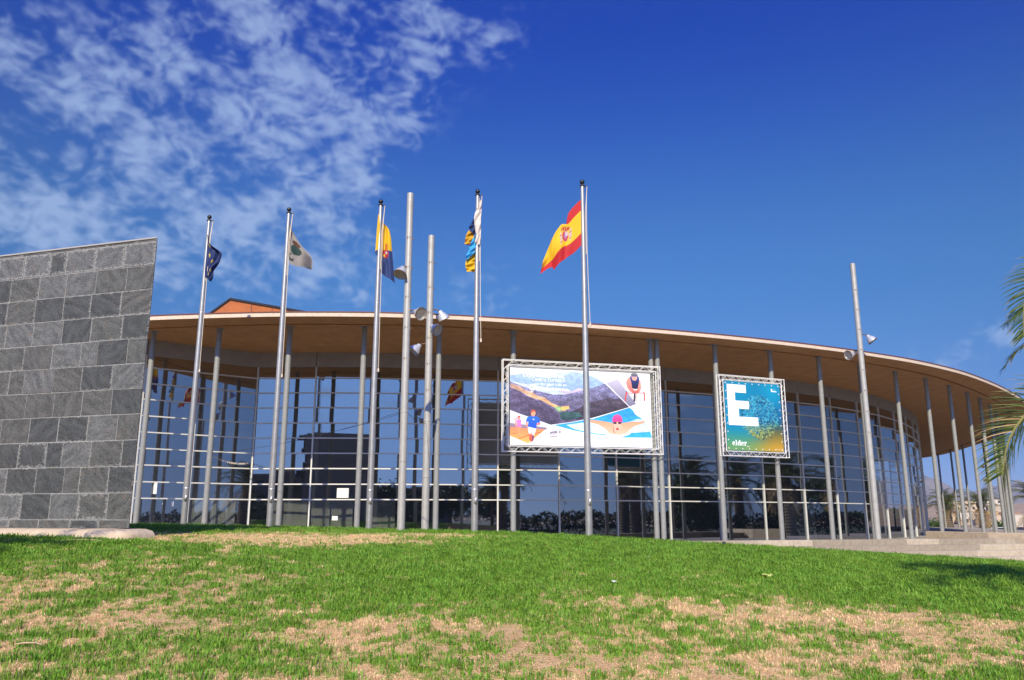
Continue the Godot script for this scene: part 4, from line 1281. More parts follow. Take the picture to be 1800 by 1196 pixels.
func letters(called: String, text: String, parent: Node3D, at: Vector3, height: float, color: Color, bold := false, serif := false, slant := 0.0) -> void:
	var f := SystemFont.new()
	f.font_names = PackedStringArray(["Droid Serif" if serif else "Droid Sans"])
	f.font_weight = 700 if bold else 400
	var t := TextMesh.new()
	t.text = text
	t.font = f
	t.font_size = 32
	t.pixel_size = height / 23.0
	t.depth = 0.003
	t.horizontal_alignment = HORIZONTAL_ALIGNMENT_LEFT
	t.vertical_alignment = VERTICAL_ALIGNMENT_BOTTOM
	obj(called, t, mat(color.r, color.g, color.b, 0.7), parent, at)

func truss(root: Node3D, w: float, h: float, t: float) -> void:
	# a square ladder frame of white tubes, front and back chords with zigzag lacing; origin at the lower left corner
	var r := 0.024
	var bars := [[Vector3(0, h - r, 0), Vector3(w, h - r, 0)], [Vector3(t, h - t, 0), Vector3(w - t, h - t, 0)], [Vector3(0, r, 0), Vector3(w, r, 0)], [Vector3(t, t, 0), Vector3(w - t, t, 0)],
		[Vector3(r, 0, 0), Vector3(r, h, 0)], [Vector3(t, t, 0), Vector3(t, h - t, 0)], [Vector3(w - r, 0, 0), Vector3(w - r, h, 0)], [Vector3(w - t, t, 0), Vector3(w - t, h - t, 0)]]
	for z in [0.0, -t + 0.03]:
		for p in bars:
			var b := B.new(true)
			b.tube([p[0] + Vector3(0, 0, z), p[1] + Vector3(0, 0, z)], [r, r], 10)
			obj("chord", b.done(), M.truss, root)
	for side in 4:
		var b := B.new(true)
		var L := (w if side < 2 else h) - 2 * t
		var n := int(round(L / (t * 1.05)))
		var P := func(s: float, o: float, z: float) -> Vector3:
			match side:
				0: return Vector3(t + s, h - o, z)
				1: return Vector3(t + s, o, z)
				2: return Vector3(o, t + s, z)
			return Vector3(w - o, t + s, z)
		for z in [0.0, -t + 0.03]:
			for k in n:
				b.tube([P.call(L * k / n, r if k % 2 else t, z), P.call(L * (k + 1) / n, t if k % 2 else r, z)], [0.011, 0.011], 6)
		for k in n + 1:
			b.tube([P.call(L * k / n, t if k % 2 == 0 else r, 0.0), P.call(L * k / n, t if k % 2 == 0 else r, -t + 0.03)], [0.011, 0.011], 6)
		obj("lacing", b.done(), M.truss, root)

func panel_face(w: float, h: float, z: float) -> ArrayMesh:
	var b := B.new()
	b.quv(Vector3(0, 0, z), Vector3(w, 0, z), Vector3(w, h, z), Vector3(0, h, z), Vector2(0, 1), Vector2(1, 1), Vector2(1, 0), Vector2(0, 0))
	for q in [[Vector3(0, 0, z - 0.02), Vector3(w, 0, z - 0.02), Vector3(w, 0, z), Vector3(0, 0, z)], [Vector3(w, h, z - 0.02), Vector3(0, h, z - 0.02), Vector3(0, h, z), Vector3(w, h, z)],
			[Vector3(0, h, z - 0.02), Vector3(0, 0, z - 0.02), Vector3(0, 0, z), Vector3(0, h, z)], [Vector3(w, 0, z - 0.02), Vector3(w, h, z - 0.02), Vector3(w, h, z), Vector3(w, 0, z)],
			[Vector3(w, 0, z - 0.02), Vector3(0, 0, z - 0.02), Vector3(0, h, z - 0.02), Vector3(w, h, z - 0.02)]]:
		b.quv(q[0], q[1], q[2], q[3], Vector2(0.01, 0.01), Vector2(0.01, 0.01), Vector2(0.01, 0.01), Vector2(0.01, 0.01))
	return b.done()

func make_billboards() -> void:
	var place := func(root: Node3D, a: Vector3, c: Vector3) -> float:
		var d := c - a
		root.position = a
		root.rotation.y = -atan2(d.z, d.x)
		return Vector2(d.x, d.z).length()
	var root := thing("billboard", "wide billboard of a valley, runners, a swimmer and a cyclist in white truss frame", "billboard")
	var w: float = place.call(root, Vector3(-0.44, 4.07, -37.66), Vector3(7.40, 4.07, -39.68))
	var h := 4.39
	truss(root, w, h, 0.27)
	var m := mat(1, 1, 1, 0.55)
	m.albedo_color = lin(0.90, 0.90, 0.90)
	m.albedo_texture = sport_print()
	var px := 0.36
	var py := 0.33
	var pw := w - 0.92
	var ph := h - 0.72
	obj("print", panel_face(pw, ph, -0.03), m, root, Vector3(px, py, 0))
	var bt := B.new(true)
	bt.tube([Vector3(px - 0.05, py + ph + 0.04, -0.04), Vector3(px + pw + 0.05, py + ph + 0.04, -0.04)], [0.045, 0.045], 10)
	obj("tension_tube", bt.done(), M.steel, root)
	bt = B.new(true)
	rng.seed = 3
	for k in 16:
		var y := py + 0.1 + (ph - 0.2) * k / 15.0
		bt.tube([Vector3(px + pw, y, -0.03), Vector3(w - 0.27, y + 0.03, -0.02)], [0.008, 0.008], 5)
		bt.tube([Vector3(px, y, -0.03), Vector3(0.27, y + 0.03, -0.02)], [0.008, 0.008], 5)
	obj("lashing", bt.done(), M.dark, root)
	var white := Color(0.9, 0.9, 0.9)
	letters("lettering", "ExpoMeloneras,", root, Vector3(px + 0.085 * pw, py + 0.868 * ph, -0.027), 0.20, white, true)
	letters("lettering", "Centro Turístico", root, Vector3(px + 0.150 * pw, py + 0.815 * ph, -0.027), 0.17, white)
	letters("lettering", "por descubrir todo en", root, Vector3(px + 0.165 * pw, py + 0.768 * ph, -0.027), 0.12, white)
	root = thing("billboard", "blue and yellow billboard with a curling strand ball and a big white letter", "billboard")
	w = place.call(root, Vector3(10.62, 4.12, -40.95), Vector3(14.55, 4.12, -42.62))
	h = 4.18
	truss(root, w, h, 0.25)
	m = mat(1, 1, 1, 0.5)
	m.albedo_color = lin(0.90, 0.90, 0.90)
	m.albedo_texture = science_print()
	px = 0.33
	py = 0.31
	pw = w - 0.66
	ph = h - 0.62
	obj("print", panel_face(pw, ph, -0.03), m, root, Vector3(px, py, 0))
	var rows := [["MUSEUM", 130], ["OF", 222], ["SCIENCE", 318], ["AND", 408], ["TECHNOLOGY", 505]]
	for r in rows: letters("lettering", r[0], root, Vector3(px + 0.075 * pw, py + ph * (1.0 - (r[1] - 22) / 800.0), -0.027), 0.185, Color(0.58, 0.74, 0.80))
	letters("lettering", "elder_", root, Vector3(px + 0.085 * pw, py + ph * 0.045, -0.027), 0.25, white, true, true)
	for k in 9:
		for s in 4:
			var t := k / 8.0
			var p := Vector3(px + (0.03 + 0.94 * t) * pw, py + (0.975 if s == 0 else 0.025) * ph, -0.027) if s < 2 else Vector3(px + (0.025 if s == 2 else 0.975) * pw, py + (0.03 + 0.94 * t) * ph, -0.027)
			var b := B.new()
			b.lathe([Vector2(0.036, 0.0), Vector2(0.032, 0.012), Vector2(0.0, 0.012)], 8, Transform3D(Basis(Vector3.RIGHT, PI / 2), Vector3.ZERO))
			obj("grommet", b.done(), M.truss, root, p)
	# sheets of paper stuck to the glass
	for n in [[-8.95, 2.35, -43.42, 0.62, 0.50, "square white notice taped inside the glass near the two lamp posts"], [-9.3, 1.05, -43.38, 0.30, 0.22, "small pale notice on the glass below the square white one"], [-17.75, 2.5, -40.7, 0.50, 0.55, "white paper notice on the glass beside the slate wall"], [-17.0, 1.75, -41.2, 0.22, 0.24, "small white and red sticker on the leftmost glass"]]:
		var b := B.new()
		b.box(Vector3.ZERO, Vector3(n[3], n[4], 0.004))
		var o := obj("notice", b.done(), mat(0.72, 0.72, 0.68, 0.8), self, Vector3(n[0], n[1], n[2]))
		o.rotation.y = 0.0 if n[0] > -12 else -0.655
		tag(o, n[5], "notice", "paper notices on the glass")

# ------------------------------------------------------------------ palms
func frond_on(path: Array, leaf: float, n: int, s: int, fresh := 1.0, sag := 0.5, width := 0.034, face := Vector3.ZERO) -> ArrayMesh:
	# a feather leaf along a smooth line of points: a tapering rib and strips that hang from both its sides
	var r := RandomNumberGenerator.new()
	r.seed = s
	var st := SurfaceTool.new()
	st.begin(Mesh.PRIMITIVE_TRIANGLES)
	st.set_smooth_group(-1)
	var P := func(t: float) -> Vector3:
		var k := path.size() - 1
		var i := clampi(int(t * k), 0, k - 1)
		var a: Vector3 = path[max(i - 1, 0)]
		var d: Vector3 = path[min(i + 2, k)]
		return path[i].cubic_interpolate(path[i + 1], a, d, t * k - i)
	var rib := 14
	for i in rib:
		var a: Vector3 = P.call(i / float(rib))
		var b: Vector3 = P.call((i + 1) / float(rib))
		var ra := 0.034 * leaf / 0.5 * (1.0 - 0.85 * i / rib)
		var rb := 0.034 * leaf / 0.5 * (1.0 - 0.85 * (i + 1) / rib)
		var d := (b - a).normalized()
		var x := d.cross(Vector3.UP).normalized() if absf(d.y) < 0.98 else Vector3.RIGHT
		var y := x.cross(d)
		st.set_color(Color(0.20, 0.19, 0.06).lerp(Color(0.30, 0.20, 0.09), 1.0 - fresh))
		for k in 4:
			var c0 := cos(TAU * k / 4); var s0 := sin(TAU * k / 4)
			var c1 := cos(TAU * (k + 1) / 4); var s1 := sin(TAU * (k + 1) / 4)
			var v := [a + (x * c0 + y * s0) * ra, a + (x * c1 + y * s1) * ra, b + (x * c1 + y * s1) * rb, b + (x * c0 + y * s0) * rb]
			for q in [0, 2, 1, 0, 3, 2]: st.add_vertex(v[q])
	for i in n:
		var t := 0.10 + 0.90 * (i + r.randf() * 0.6) / n
		if t > 0.995: t = 0.995
		var p: Vector3 = P.call(t)
		var d: Vector3 = ((P.call(minf(t + 0.03, 1.0)) as Vector3) - (P.call(maxf(t - 0.03, 0.0)) as Vector3)).normalized()
		var x := d.cross(Vector3.UP)
		x = x.normalized() if x.length() > 0.08 else Vector3(0.3, 0, 1).cross(d).normalized()
		var up := x.cross(d).normalized()
		if face != Vector3.ZERO:                                  # a leaf that shows its flat side: one row spreads across the view, the other leans back
			x = d.cross(face).normalized()
			up = -face
		for side in [-1.0, 1.0]:
			if r.randf() < 0.03: continue
			var L := leaf * (0.35 + 0.65 * sin(PI * clampf(0.12 + t * 0.80, 0, 1))) * r.randf_range(0.85, 1.1)
			var dir: Vector3 = (x * side * r.randf_range(0.75, 1.0) * (0.45 if face != Vector3.ZERO and side < 0 else 1.0) + d * r.randf_range(0.45, 0.75) + up * r.randf_range(0.10, 0.45)).normalized()
			var dry := r.randf() < (1.0 - fresh) + 0.02
			var g := r.randf()
			var col := Color(0.026, 0.054, 0.011).lerp(Color(0.10, 0.125, 0.022), g * g)
			if dry: col = Color(0.26, 0.16, 0.07).lerp(Color(0.36, 0.26, 0.13), g)
			var q := p
			var w := width * r.randf_range(0.8, 1.15)
			var last := [q + d * w * 0.35, q - d * w * 0.35]
			for k in 4:
				dir = (dir + Vector3.DOWN * sag * 0.42).normalized()
				q += dir * L / 4.0
				var ww: float = w * [1.0, 0.9, 0.6, 0.06][k] * 0.5
				var cur := [q + d * ww, q - d * ww]
				st.set_color(col.lerp(Color(0.30, 0.20, 0.09), 0.6 if k == 3 and r.randf() < 0.35 else 0.0))
				for z in [last[0], cur[1], last[1], last[0], cur[0], cur[1]]: st.add_vertex(z)
				last = cur
	st.generate_normals()
	return st.commit()

func frond_path(length: float, rise: float, droop: float) -> Array:
	var p := [Vector3.ZERO]
	var a := rise
	for i in 8:
		a -= droop * (0.4 + 1.2 * i / 8.0) / 8.0
		p.append(p[-1] + Vector3(cos(a), sin(a), 0) * length / 8.0)
	return p

func leaf_mat() -> StandardMaterial3D:
	if not M.has("leaf"):
		var m := mat(1, 1, 1, 0.6, 0.0, 0.3)
		m.albedo_color = Color.WHITE
		m.vertex_color_use_as_albedo = true
		m.backlight_enabled = true
		m.backlight = Color(0.25, 0.28, 0.10)
		m.cull_mode = BaseMaterial3D.CULL_DISABLED
		M.leaf = m
	return M.leaf

var frond_sets := {}

func palm(label: String, at: Vector3, trunk: float, radius: float, length: float, count: int, s: int, detail: int, group: String, skirt := 0.3) -> Node3D:
	var root := thing("palm_tree", label, "palm tree", at, 0.0, group)
	var r := RandomNumberGenerator.new()
	r.seed = s
	var b := B.new()
	var sides := 12
	var rings := int(trunk / 0.16) + 2
	var prof := []
	for i in rings:                                              # stubs of old leaves ring the stem
		var t := i / float(rings - 1)
		var w := radius * (1.18 - 0.25 * t) * (1.25 if t < 0.06 else 1.0) * (1.35 if t > 0.86 else 1.0)
		prof.append(Vector2(w * (1.0 + (0.09 if i % 2 else -0.05)), trunk * t))
	b.lathe(prof + [Vector2(0, trunk + 0.05)], sides)
	var m: StandardMaterial3D = M.trunk if M.has("trunk") else tex_mat(M.trunk_tex, 1.3, 0.95)
	M.trunk = m
	obj("trunk", b.done(), m, root)
	var key := "%.1f %d" % [length, detail]
	if not frond_sets.has(key):
		var f := []
		for k in 6:
			var rise: float = [1.25, 0.95, 0.62, 0.30, -0.1, -0.75][k]
			f.append(frond_on(frond_path(length * r.randf_range(0.92, 1.05), rise, [1.5, 1.8, 1.7, 1.5, 1.2, 0.6][k]), length * 0.20, detail, s * 10 + k, [1.0, 1.0, 0.97, 0.9, 0.45, 0.04][k], 0.45, 0.034 * maxf(1.0, 30.0 / detail) * length / 2.6))
		frond_sets[key] = f
	for i in count:
		var t := i / float(count)
		var k := clampi(int(t * 5.0 + r.randf_range(-0.4, 0.4)), 0, 4)
		if t > 1.0 - skirt * 0.5: k = 5
		var o := obj("frond", frond_sets[key][k], leaf_mat(), root, Vector3(0, trunk + 0.1 - 0.12 * k, 0))
		o.rotation = Vector3(r.randf_range(-0.25, 0.25), i * 2.39996 + r.randf_range(-0.25, 0.25), r.randf_range(-0.12, 0.12))
		o.scale = Vector3.ONE * r.randf_range(0.85, 1.1)
	return root

func make_palms() -> void:
	M.trunk_tex = grain(256, [[9, 81, 1.0, 4], [50, 82, 0.8, 3]], [[0.0, 0.06, 0.045, 0.032], [0.5, 0.13, 0.10, 0.075], [1.0, 0.23, 0.185, 0.14]])
	# the near palm whose fronds hang into the frame on the right
	var near := palm("near palm at the right edge with drooping yellow green fronds", Vector3(9.95, -0.25, -12.3), 4.1, 0.13, 2.15, 44, 101, 58, "", 0.1)
	var K := Vector3(0.0, 4.25, 0.1)
	var o := Vector3(9.95, -0.25, -12.3)
	for f in [[[K + o, Vector3(9.35, 5.0, -12.1), Vector3(8.6, 5.15, -12.0), Vector3(8.05, 4.75, -12.0), Vector3(7.86, 4.25, -12.0), Vector3(7.80, 3.80, -12.0)], 0.52, 84, 1, 1.0, 0.30],
			[[K + o, Vector3(9.2, 3.75, -12.1), Vector3(8.4, 3.15, -12.0), Vector3(7.72, 2.66, -12.0), Vector3(7.36, 2.22, -12.0), Vector3(7.20, 1.72, -12.0)], 0.72, 92, 2, 0.98, 0.24],
			[[K + o, Vector3(9.3, 3.2, -12.4), Vector3(8.7, 2.5, -12.4), Vector3(8.25, 1.8, -12.4), Vector3(8.0, 1.1, -12.4)], 0.55, 56, 4, 0.98, 0.4]]:
		obj("frond", frond_on(f[0].map(func(q): return q - o), f[1], f[2], 400 + f[3], f[4], f[5], 0.026, Vector3(0.25, 0.2, 1.0).normalized()), leaf_mat(), near)
	palm("palm left of the slate wall that throws frond shadows on the grass", Vector3(-11.2, 0.2, -11.6), 3.9, 0.14, 2.3, 40, 102, 40, "", 0.1)
	var far := "date palms beyond the far columns"
	palm("date palm with green crown and dark trunk just right of the glass wall", Vector3(66.0, -2.0, -125.0), 5.0, 0.50, 4.0, 46, 103, 26, far)
	palm("brownish date palm seen between the thin dark far columns", Vector3(74.5, -2.0, -131.0), 5.3, 0.48, 4.0, 44, 104, 26, far, 0.6)
	palm("broad date palm with brown hanging skirt at the right edge", Vector3(70.6, -2.0, -111.0), 5.4, 0.62, 4.4, 54, 105, 26, far, 0.9)
	var mir := "palms beside the forecourt mirrored in the glass"
	var n := 0
	for p in [[36.0, -27.0, 6.0], [44.0, -20.0, 7.2], [30.0, -12.0, 6.2], [55.0, -34.0, 6.6], [62.0, -24.0, 7.5], [24.0, 2.0, 6.4], [52.0, -46.0, 6.4], [70.0, -40.0, 7.0], [57.0, -69.0, 5.8], [56.0, -51.0, 6.0], [67.0, -56.0, 6.8], [60.0, -43.0, 6.2], [80.0, -62.0, 7.2]]:
		var y := -1.08
		palm(["palm on the forecourt nearest the steps, seen only as a reflection", "tall palm behind the forecourt, seen only as a reflection", "palm at the near side of the forecourt, seen only as a reflection", "palm at the far side of the forecourt, seen only as a reflection", "tallest palm on the forecourt, seen only as a reflection", "palm by the road, seen only as a reflection", "palm before the right columns, seen only as a reflection", "outermost palm on the forecourt, seen only as a reflection", "palm just right of the canopy rim, seen only as a reflection", "second palm right of the canopy rim, seen only as a reflection", "palm far right behind the canopy, seen only as a reflection", "palm between forecourt and canopy rim, seen only as a reflection", "tall outlying palm right of the canopy, seen only as a reflection"][n], Vector3(p[0], y, p[1]), p[2], 0.5, 4.4, 56, 110 + n, 24, mir)
		n += 1

# ------------------------------------------------------------------ grass
func tuft(s: int, blades: int, spread: float, h: float, lean: float, base: Color, tip: Color) -> ArrayMesh:
	var r := RandomNumberGenerator.new()
	r.seed = s
	var st := SurfaceTool.new()
	st.begin(Mesh.PRIMITIVE_TRIANGLES)
	st.set_smooth_group(-1)
	for i in blades:
		var a := r.randf() * TAU
		var p := Vector3(cos(a), 0, sin(a)) * spread * sqrt(r.randf())
		var dir := Vector3(cos(a + r.randf_range(-1, 1)), 0, sin(a + r.randf_range(-1, 1)))
		var L := h * r.randf_range(0.55, 1.15)
		var w := 0.0042 * r.randf_range(0.8, 1.4) * (h / 0.07)
		var x := Vector3(-dir.z, 0, dir.x) * w
		var mid := p + Vector3.UP * L * 0.6 + dir * L * lean * 0.35
		var top := p + Vector3.UP * L * (1.0 - 0.35 * lean) + dir * L * lean
		var c0 := base.lerp(tip, r.randf()) * r.randf_range(0.85, 1.15)
		var v := [p - x - Vector3.UP * 0.02, p + x - Vector3.UP * 0.02, mid + x * 0.8, mid - x * 0.8, top]
		st.set_color(c0)
		for k in [0, 2, 1, 0, 3, 2, 3, 4, 2]:
			st.add_vertex(v[k])
	st.generate_normals()
	return st.commit()

func make_grass() -> void:
	var m := mat(1, 1, 1, 0.55, 0.0, 0.3)
	m.albedo_color = Color.WHITE
	m.vertex_color_use_as_albedo = true
	m.backlight_enabled = true
	m.backlight = Color(0.45, 0.55, 0.15)
	m.cull_mode = BaseMaterial3D.CULL_DISABLED
	var dry := mat(1, 1, 1, 0.8)
	dry.albedo_color = Color.WHITE
	dry.vertex_color_use_as_albedo = true
	dry.cull_mode = BaseMaterial3D.CULL_DISABLED
	var meshes := []
	for k in 3: meshes.append(tuft(200 + k, 12, 0.055, 0.062, 0.45, Color(0.085, 0.210, 0.022), Color(0.185, 0.345, 0.042)))
	for k in 2: meshes.append(tuft(210 + k, 9, 0.045, 0.045, 0.5, Color(0.165, 0.275, 0.042), Color(0.295, 0.395, 0.085)))
	for k in 3: meshes.append(tuft(220 + k, 11, 0.060, 0.034, 1.5, Color(0.52, 0.36, 0.16), Color(0.80, 0.61, 0.34)))
	var bufs := []
	for k in meshes.size(): bufs.append(PackedFloat32Array())
	var r := RandomNumberGenerator.new()
	r.seed = 404
	var d := 7.2
	while d < 35.0:
		var step := 0.030 + 0.0016 * d                            # spacing grows with distance
		var half := d * 0.70 + 1.6
		var x := -half
		while x < half:
			var px := x + r.randf_range(-0.6, 0.6) * step
			var pd := d + r.randf_range(-0.6, 0.6) * step
			x += step
			var c := table(CREST_X, CREST_D, px)
			if pd > c + (3.0 if px < 0.6 else -0.42): continue
			if px > 15.3: continue
			if px < -8.5 and pd > 18.35 + (-8.5 - px) * 0.31 and pd < 19.6 + (-8.5 - px) * 0.31: continue
			var g := green(px, -pd)
			var q := r.randf()
			var k := -1
			if q < 0.07 + 0.80 * g: k = r.randi() % 3 if r.randf() < 0.25 + 0.5 * g else 3 + r.randi() % 2
			elif r.randf() < 0.75: k = 5 + r.randi() % 3
			if k < 0: continue
			var s := (0.6 + 0.95 * pow(r.randf(), 1.6)) * (0.72 + 0.022 * d)
			if k < 3: s *= 0.75 + 0.5 * g
			var a := r.randf() * TAU
			var y := lawn_h(px, -pd) - 0.028
			var ca := cos(a) * s
			var sa := sin(a) * s
			var sy := s * r.randf_range(0.8, 1.2)
			var t := r.randf_range(0.8, 1.18)
			var w := r.randf_range(0.9, 1.15)
			bufs[k].append_array([ca, 0.0, sa, px, 0.0, sy, 0.0, y, -sa, 0.0, ca, -pd, t * w, t, t, 1.0])
		d += step
	var root := Node3D.new()
	root.name = "grass"
	add_child(root)
	tag(root, "short green and straw coloured grass growing in patches on the lawn", "grass", "", "stuff")
	var total := 0
	for k in meshes.size():
		var mm := MultiMesh.new()
		mm.transform_format = MultiMesh.TRANSFORM_3D
		mm.use_colors = true
		mm.mesh = meshes[k]
		mm.instance_count = bufs[k].size() / 16
		mm.buffer = bufs[k]
		total += mm.instance_count
		var o := MultiMeshInstance3D.new()
		o.multimesh = mm
		o.material_override = m if k < 5 else dry
		o.name = "green_tufts" if k < 5 else "straw_tufts"
		o.set_meta("kind", "stuff")
		root.add_child(o, true)
	print("tufts ", total)

func make_litter() -> void:
	var put := func(called: String, label: String, cat: String, x: float, d: float, mesh: Mesh, m: Material, up: float) -> void:
		var o := obj(called, mesh, m, self, Vector3(x, lawn_h(x, -d) + up, -d))
		tag(o, label, cat, "")
	var paper := func(s: int, w: float) -> ArrayMesh:
		var r := RandomNumberGenerator.new()
		r.seed = s
		var b := B.new()
		var g := []
		for i in 4:
			var row := []
			for j in 4: row.append(Vector3((i / 3.0 - 0.5) * w + r.randf_range(-0.1, 0.1) * w, r.randf() * w * 0.5, (j / 3.0 - 0.5) * w * 0.7 + r.randf_range(-0.1, 0.1) * w))
			g.append(row)
		for i in 3:
			for j in 3: b.quad(g[i][j + 1], g[i + 1][j + 1], g[i + 1][j], g[i][j])
		return b.done()
	put.call("paper_scrap", "crumpled white paper scrap lying in the green grass", "litter", 1.62, 13.4, paper.call(1, 0.085), mat(0.8, 0.8, 0.8), 0.03)
	put.call("paper_scrap", "tiny white paper scrap higher up the lawn", "litter", 2.81, 17.3, paper.call(2, 0.05), mat(0.75, 0.75, 0.75), 0.035)
	put.call("paper_scrap", "small orange wrapper near the foot of the flagpole with the red and yellow flag", "litter", 2.16, 21.5, paper.call(3, 0.07), mat(0.7, 0.25, 0.02), 0.04)
	put.call("fallen_leaf", "pale yellow green fallen leaf on the right of the lawn", "leaf", 4.52, 14.85, paper.call(4, 0.17), mat(0.48, 0.55, 0.15), 0.015)
	var b := B.new(true)
	b.lathe([Vector2(0.055, -0.1), Vector2(0.055, 0.07), Vector2(0.045, 0.10), Vector2(0.0, 0.105)], 12)
	put.call("lawn_sprinkler", "small black lawn sprinkler head by the concrete kerb", "sprinkler", 6.65, 26.1, b.done(), M.black, 0.02)
	for t in [[-9.08, 17.55, 0.9, 0.1, "pale dry stick lying on the grass before the slate wall"], [-5.2, 9.2, 0.32, 0.5, "pale dry stick lying on the grass at the lower left"]]:
		b = B.new(true)
		var L: float = t[2]
		b.tube([Vector3(-L / 2, 0.0, 0), Vector3(-L * 0.15, 0.02, 0.03), Vector3(L * 0.2, 0.015, -0.01), Vector3(L / 2, 0.0, 0.04)], [0.006, 0.011, 0.010, 0.004], 6)
		put.call("stick", t[4], "stick", t[0], t[1], b.done(), mat(0.44, 0.32, 0.20), 0.02)

# ------------------------------------------------------------------ what stands far off
func make_far() -> void:
	var rid := noise(0.0011, 91, 4)
	var b := B.new(true)
	var layer := func(name: String, label: String, z0: float, z1: float, x0: float, x1: float, f: Callable, m: Material, nx: int, nz: int) -> void:
		var bb := B.new(true)
		var P := func(i: int, j: int) -> Vector3:
			var x := lerpf(x0, x1, i / float(nx))
			var z := lerpf(z0, z1, j / float(nz))
			return Vector3(x, f.call(x, z, j / float(nz)), z)
		for i in nx:
			for j in nz: bb.quad(P.call(i, j), P.call(i + 1, j), P.call(i + 1, j + 1), P.call(i, j + 1))
		struct(name, bb.done(), m, label, "hills")
	var rock := tex_mat(grain(512, [[5, 92, 1.0, 5], [40, 93, 0.8, 4]], [[0.0, 0.10, 0.085, 0.07], [0.5, 0.17, 0.14, 0.11], [1.0, 0.25, 0.20, 0.155]]), 0.004, 0.95)
	layer.call("mountains", "distant hazy mountain ridge on the horizon", -2300.0, -3400.0, -700.0, 2400.0, func(x: float, z: float, t: float) -> float:
		return -4.0 + smoothstep(2400.0, 1950.0, x) * (108.0 + 75.0 * rid.get_noise_2d(x * 1.8, z * 1.8)) * sin(PI * 0.5 * smoothstep(0.0, 0.75, t)) * (1.0 + 0.35 * rid.get_noise_2d(x * 9.0, z * 9.0)), rock, 110, 36)
	var slope := func(x: float, z: float) -> float:
		return -2.2 + 13.0 * smoothstep(-240.0, -560.0, z) * (0.85 + 0.35 * rid.get_noise_2d(x * 9.0, z * 9.0))
	layer.call("hillside", "dry brown hillside with scattered houses behind the hall", -200.0, -700.0, -500.0, 800.0, func(x: float, z: float, _t: float) -> float: return slope.call(x, z), M.earth, 60, 24)
	# small town on the slope
	var walls := [[0.50, 0.38, 0.26], [0.48, 0.27, 0.17], [0.52, 0.46, 0.38], [0.48, 0.32, 0.14], [0.42, 0.35, 0.27]]
	var words := ["cream", "salmon", "white", "ochre", "beige"]
	var spots := [[1668, 300.0, 9.0, 5.5, 0, "flat roofed two storey house far off by the first dark column"], [1684, 330.0, 8.0, 4.0, 1, "low house on the far slope between the dark columns"], [1703, 290.0, 10.0, 6.0, 2, "block standing on the far slope behind the date palms"], [1722, 310.0, 11.0, 5.5, 3, "far villa with flat roof behind the right columns"], [1738, 280.0, 9.0, 5.0, 0, "far house behind the cluster of bright columns"], [1752, 340.0, 12.0, 6.5, 4, "far apartment block behind the bright columns"], [1768, 300.0, 8.0, 5.0, 1, "small far house left of the broad palm"], [1779, 260.0, 9.0, 5.5, 2, "far house with a parapet beside the broad palm"], [1693, 420.0, 14.0, 7.0, 0, "upper far block on the hillside ridge"], [1745, 430.0, 16.0, 7.5, 2, "topmost far block on the hillside"]]
	rng.seed = 12
	for s in spots:
		var D: float = s[1]
		var x: float = (s[0] - 900.0) / 1420.0 * D * 0.985
		var y: float = slope.call(x, -D)
		var h := thing("house", words[s[4]] + " " + s[5], "house", Vector3(x, y, -D), rng.randf_range(-0.5, 0.3), "far houses on the slope")
		var c: Array = walls[s[4]]
		var w: float = s[2] * 0.75
		var H: float = s[3] * 0.7
		b = B.new()
		b.box(Vector3(0, H / 2 - 1.0, 0), Vector3(w, H + 2.0, 8.0))
		obj("wall", b.done(), mat(c[0], c[1], c[2], 0.9), h)
		b = B.new()
		b.box(Vector3(0, H + 0.12, 0), Vector3(w + 0.3, 0.24, 8.3))
		obj("roof", b.done(), mat(c[0] * 0.8, c[1] * 0.75, c[2] * 0.7, 0.9), h)
		var cols := int(w / 2.8)
		for f in int(H / 2.6):
			for k in cols:
				b = B.new()
				b.box(Vector3((k + 0.5) * w / cols - w / 2, 1.4 + f * 2.7, 4.01), Vector3(1.1, 1.2, 0.08))
				obj("window", b.done(), M.dark, h)
	# cars beyond the columns
	var car := func(label: String, at: Vector3, turn: float, paint: Material) -> void:
		var r := thing("parked_car", label, "car", at, turn, "cars parked beyond the far columns")
		var bb := B.new(true)
		bb.st.set_smooth_group(-1)
		var prof := PackedVector2Array([Vector2(-2.1, 0.32), Vector2(2.1, 0.32), Vector2(2.15, 0.7), Vector2(1.35, 0.92), Vector2(0.75, 1.42), Vector2(-1.0, 1.46), Vector2(-1.75, 1.0), Vector2(-2.15, 0.9)])
		var t := Geometry2D.triangulate_polygon(prof)
		for z in [-0.84, 0.84]:
			for i in range(0, t.size(), 3):
				var v := []
				for k in 3: v.append(Vector3(prof[t[i + k]].x, prof[t[i + k]].y, z * (0.82 if prof[t[i + k]].y > 1.2 else 1.0)))
				bb.tri(v[0], v[1], v[2])
		for i in prof.size():
			var a := prof[i]
			var c := prof[(i + 1) % prof.size()]
			var sa := 0.84 * (0.82 if a.y > 1.2 else 1.0)
			var sc := 0.84 * (0.82 if c.y > 1.2 else 1.0)
			bb.quad(Vector3(a.x, a.y, sa), Vector3(c.x, c.y, sc), Vector3(c.x, c.y, -sc), Vector3(a.x, a.y, -sa))
		obj("body", bb.done(), paint, r)
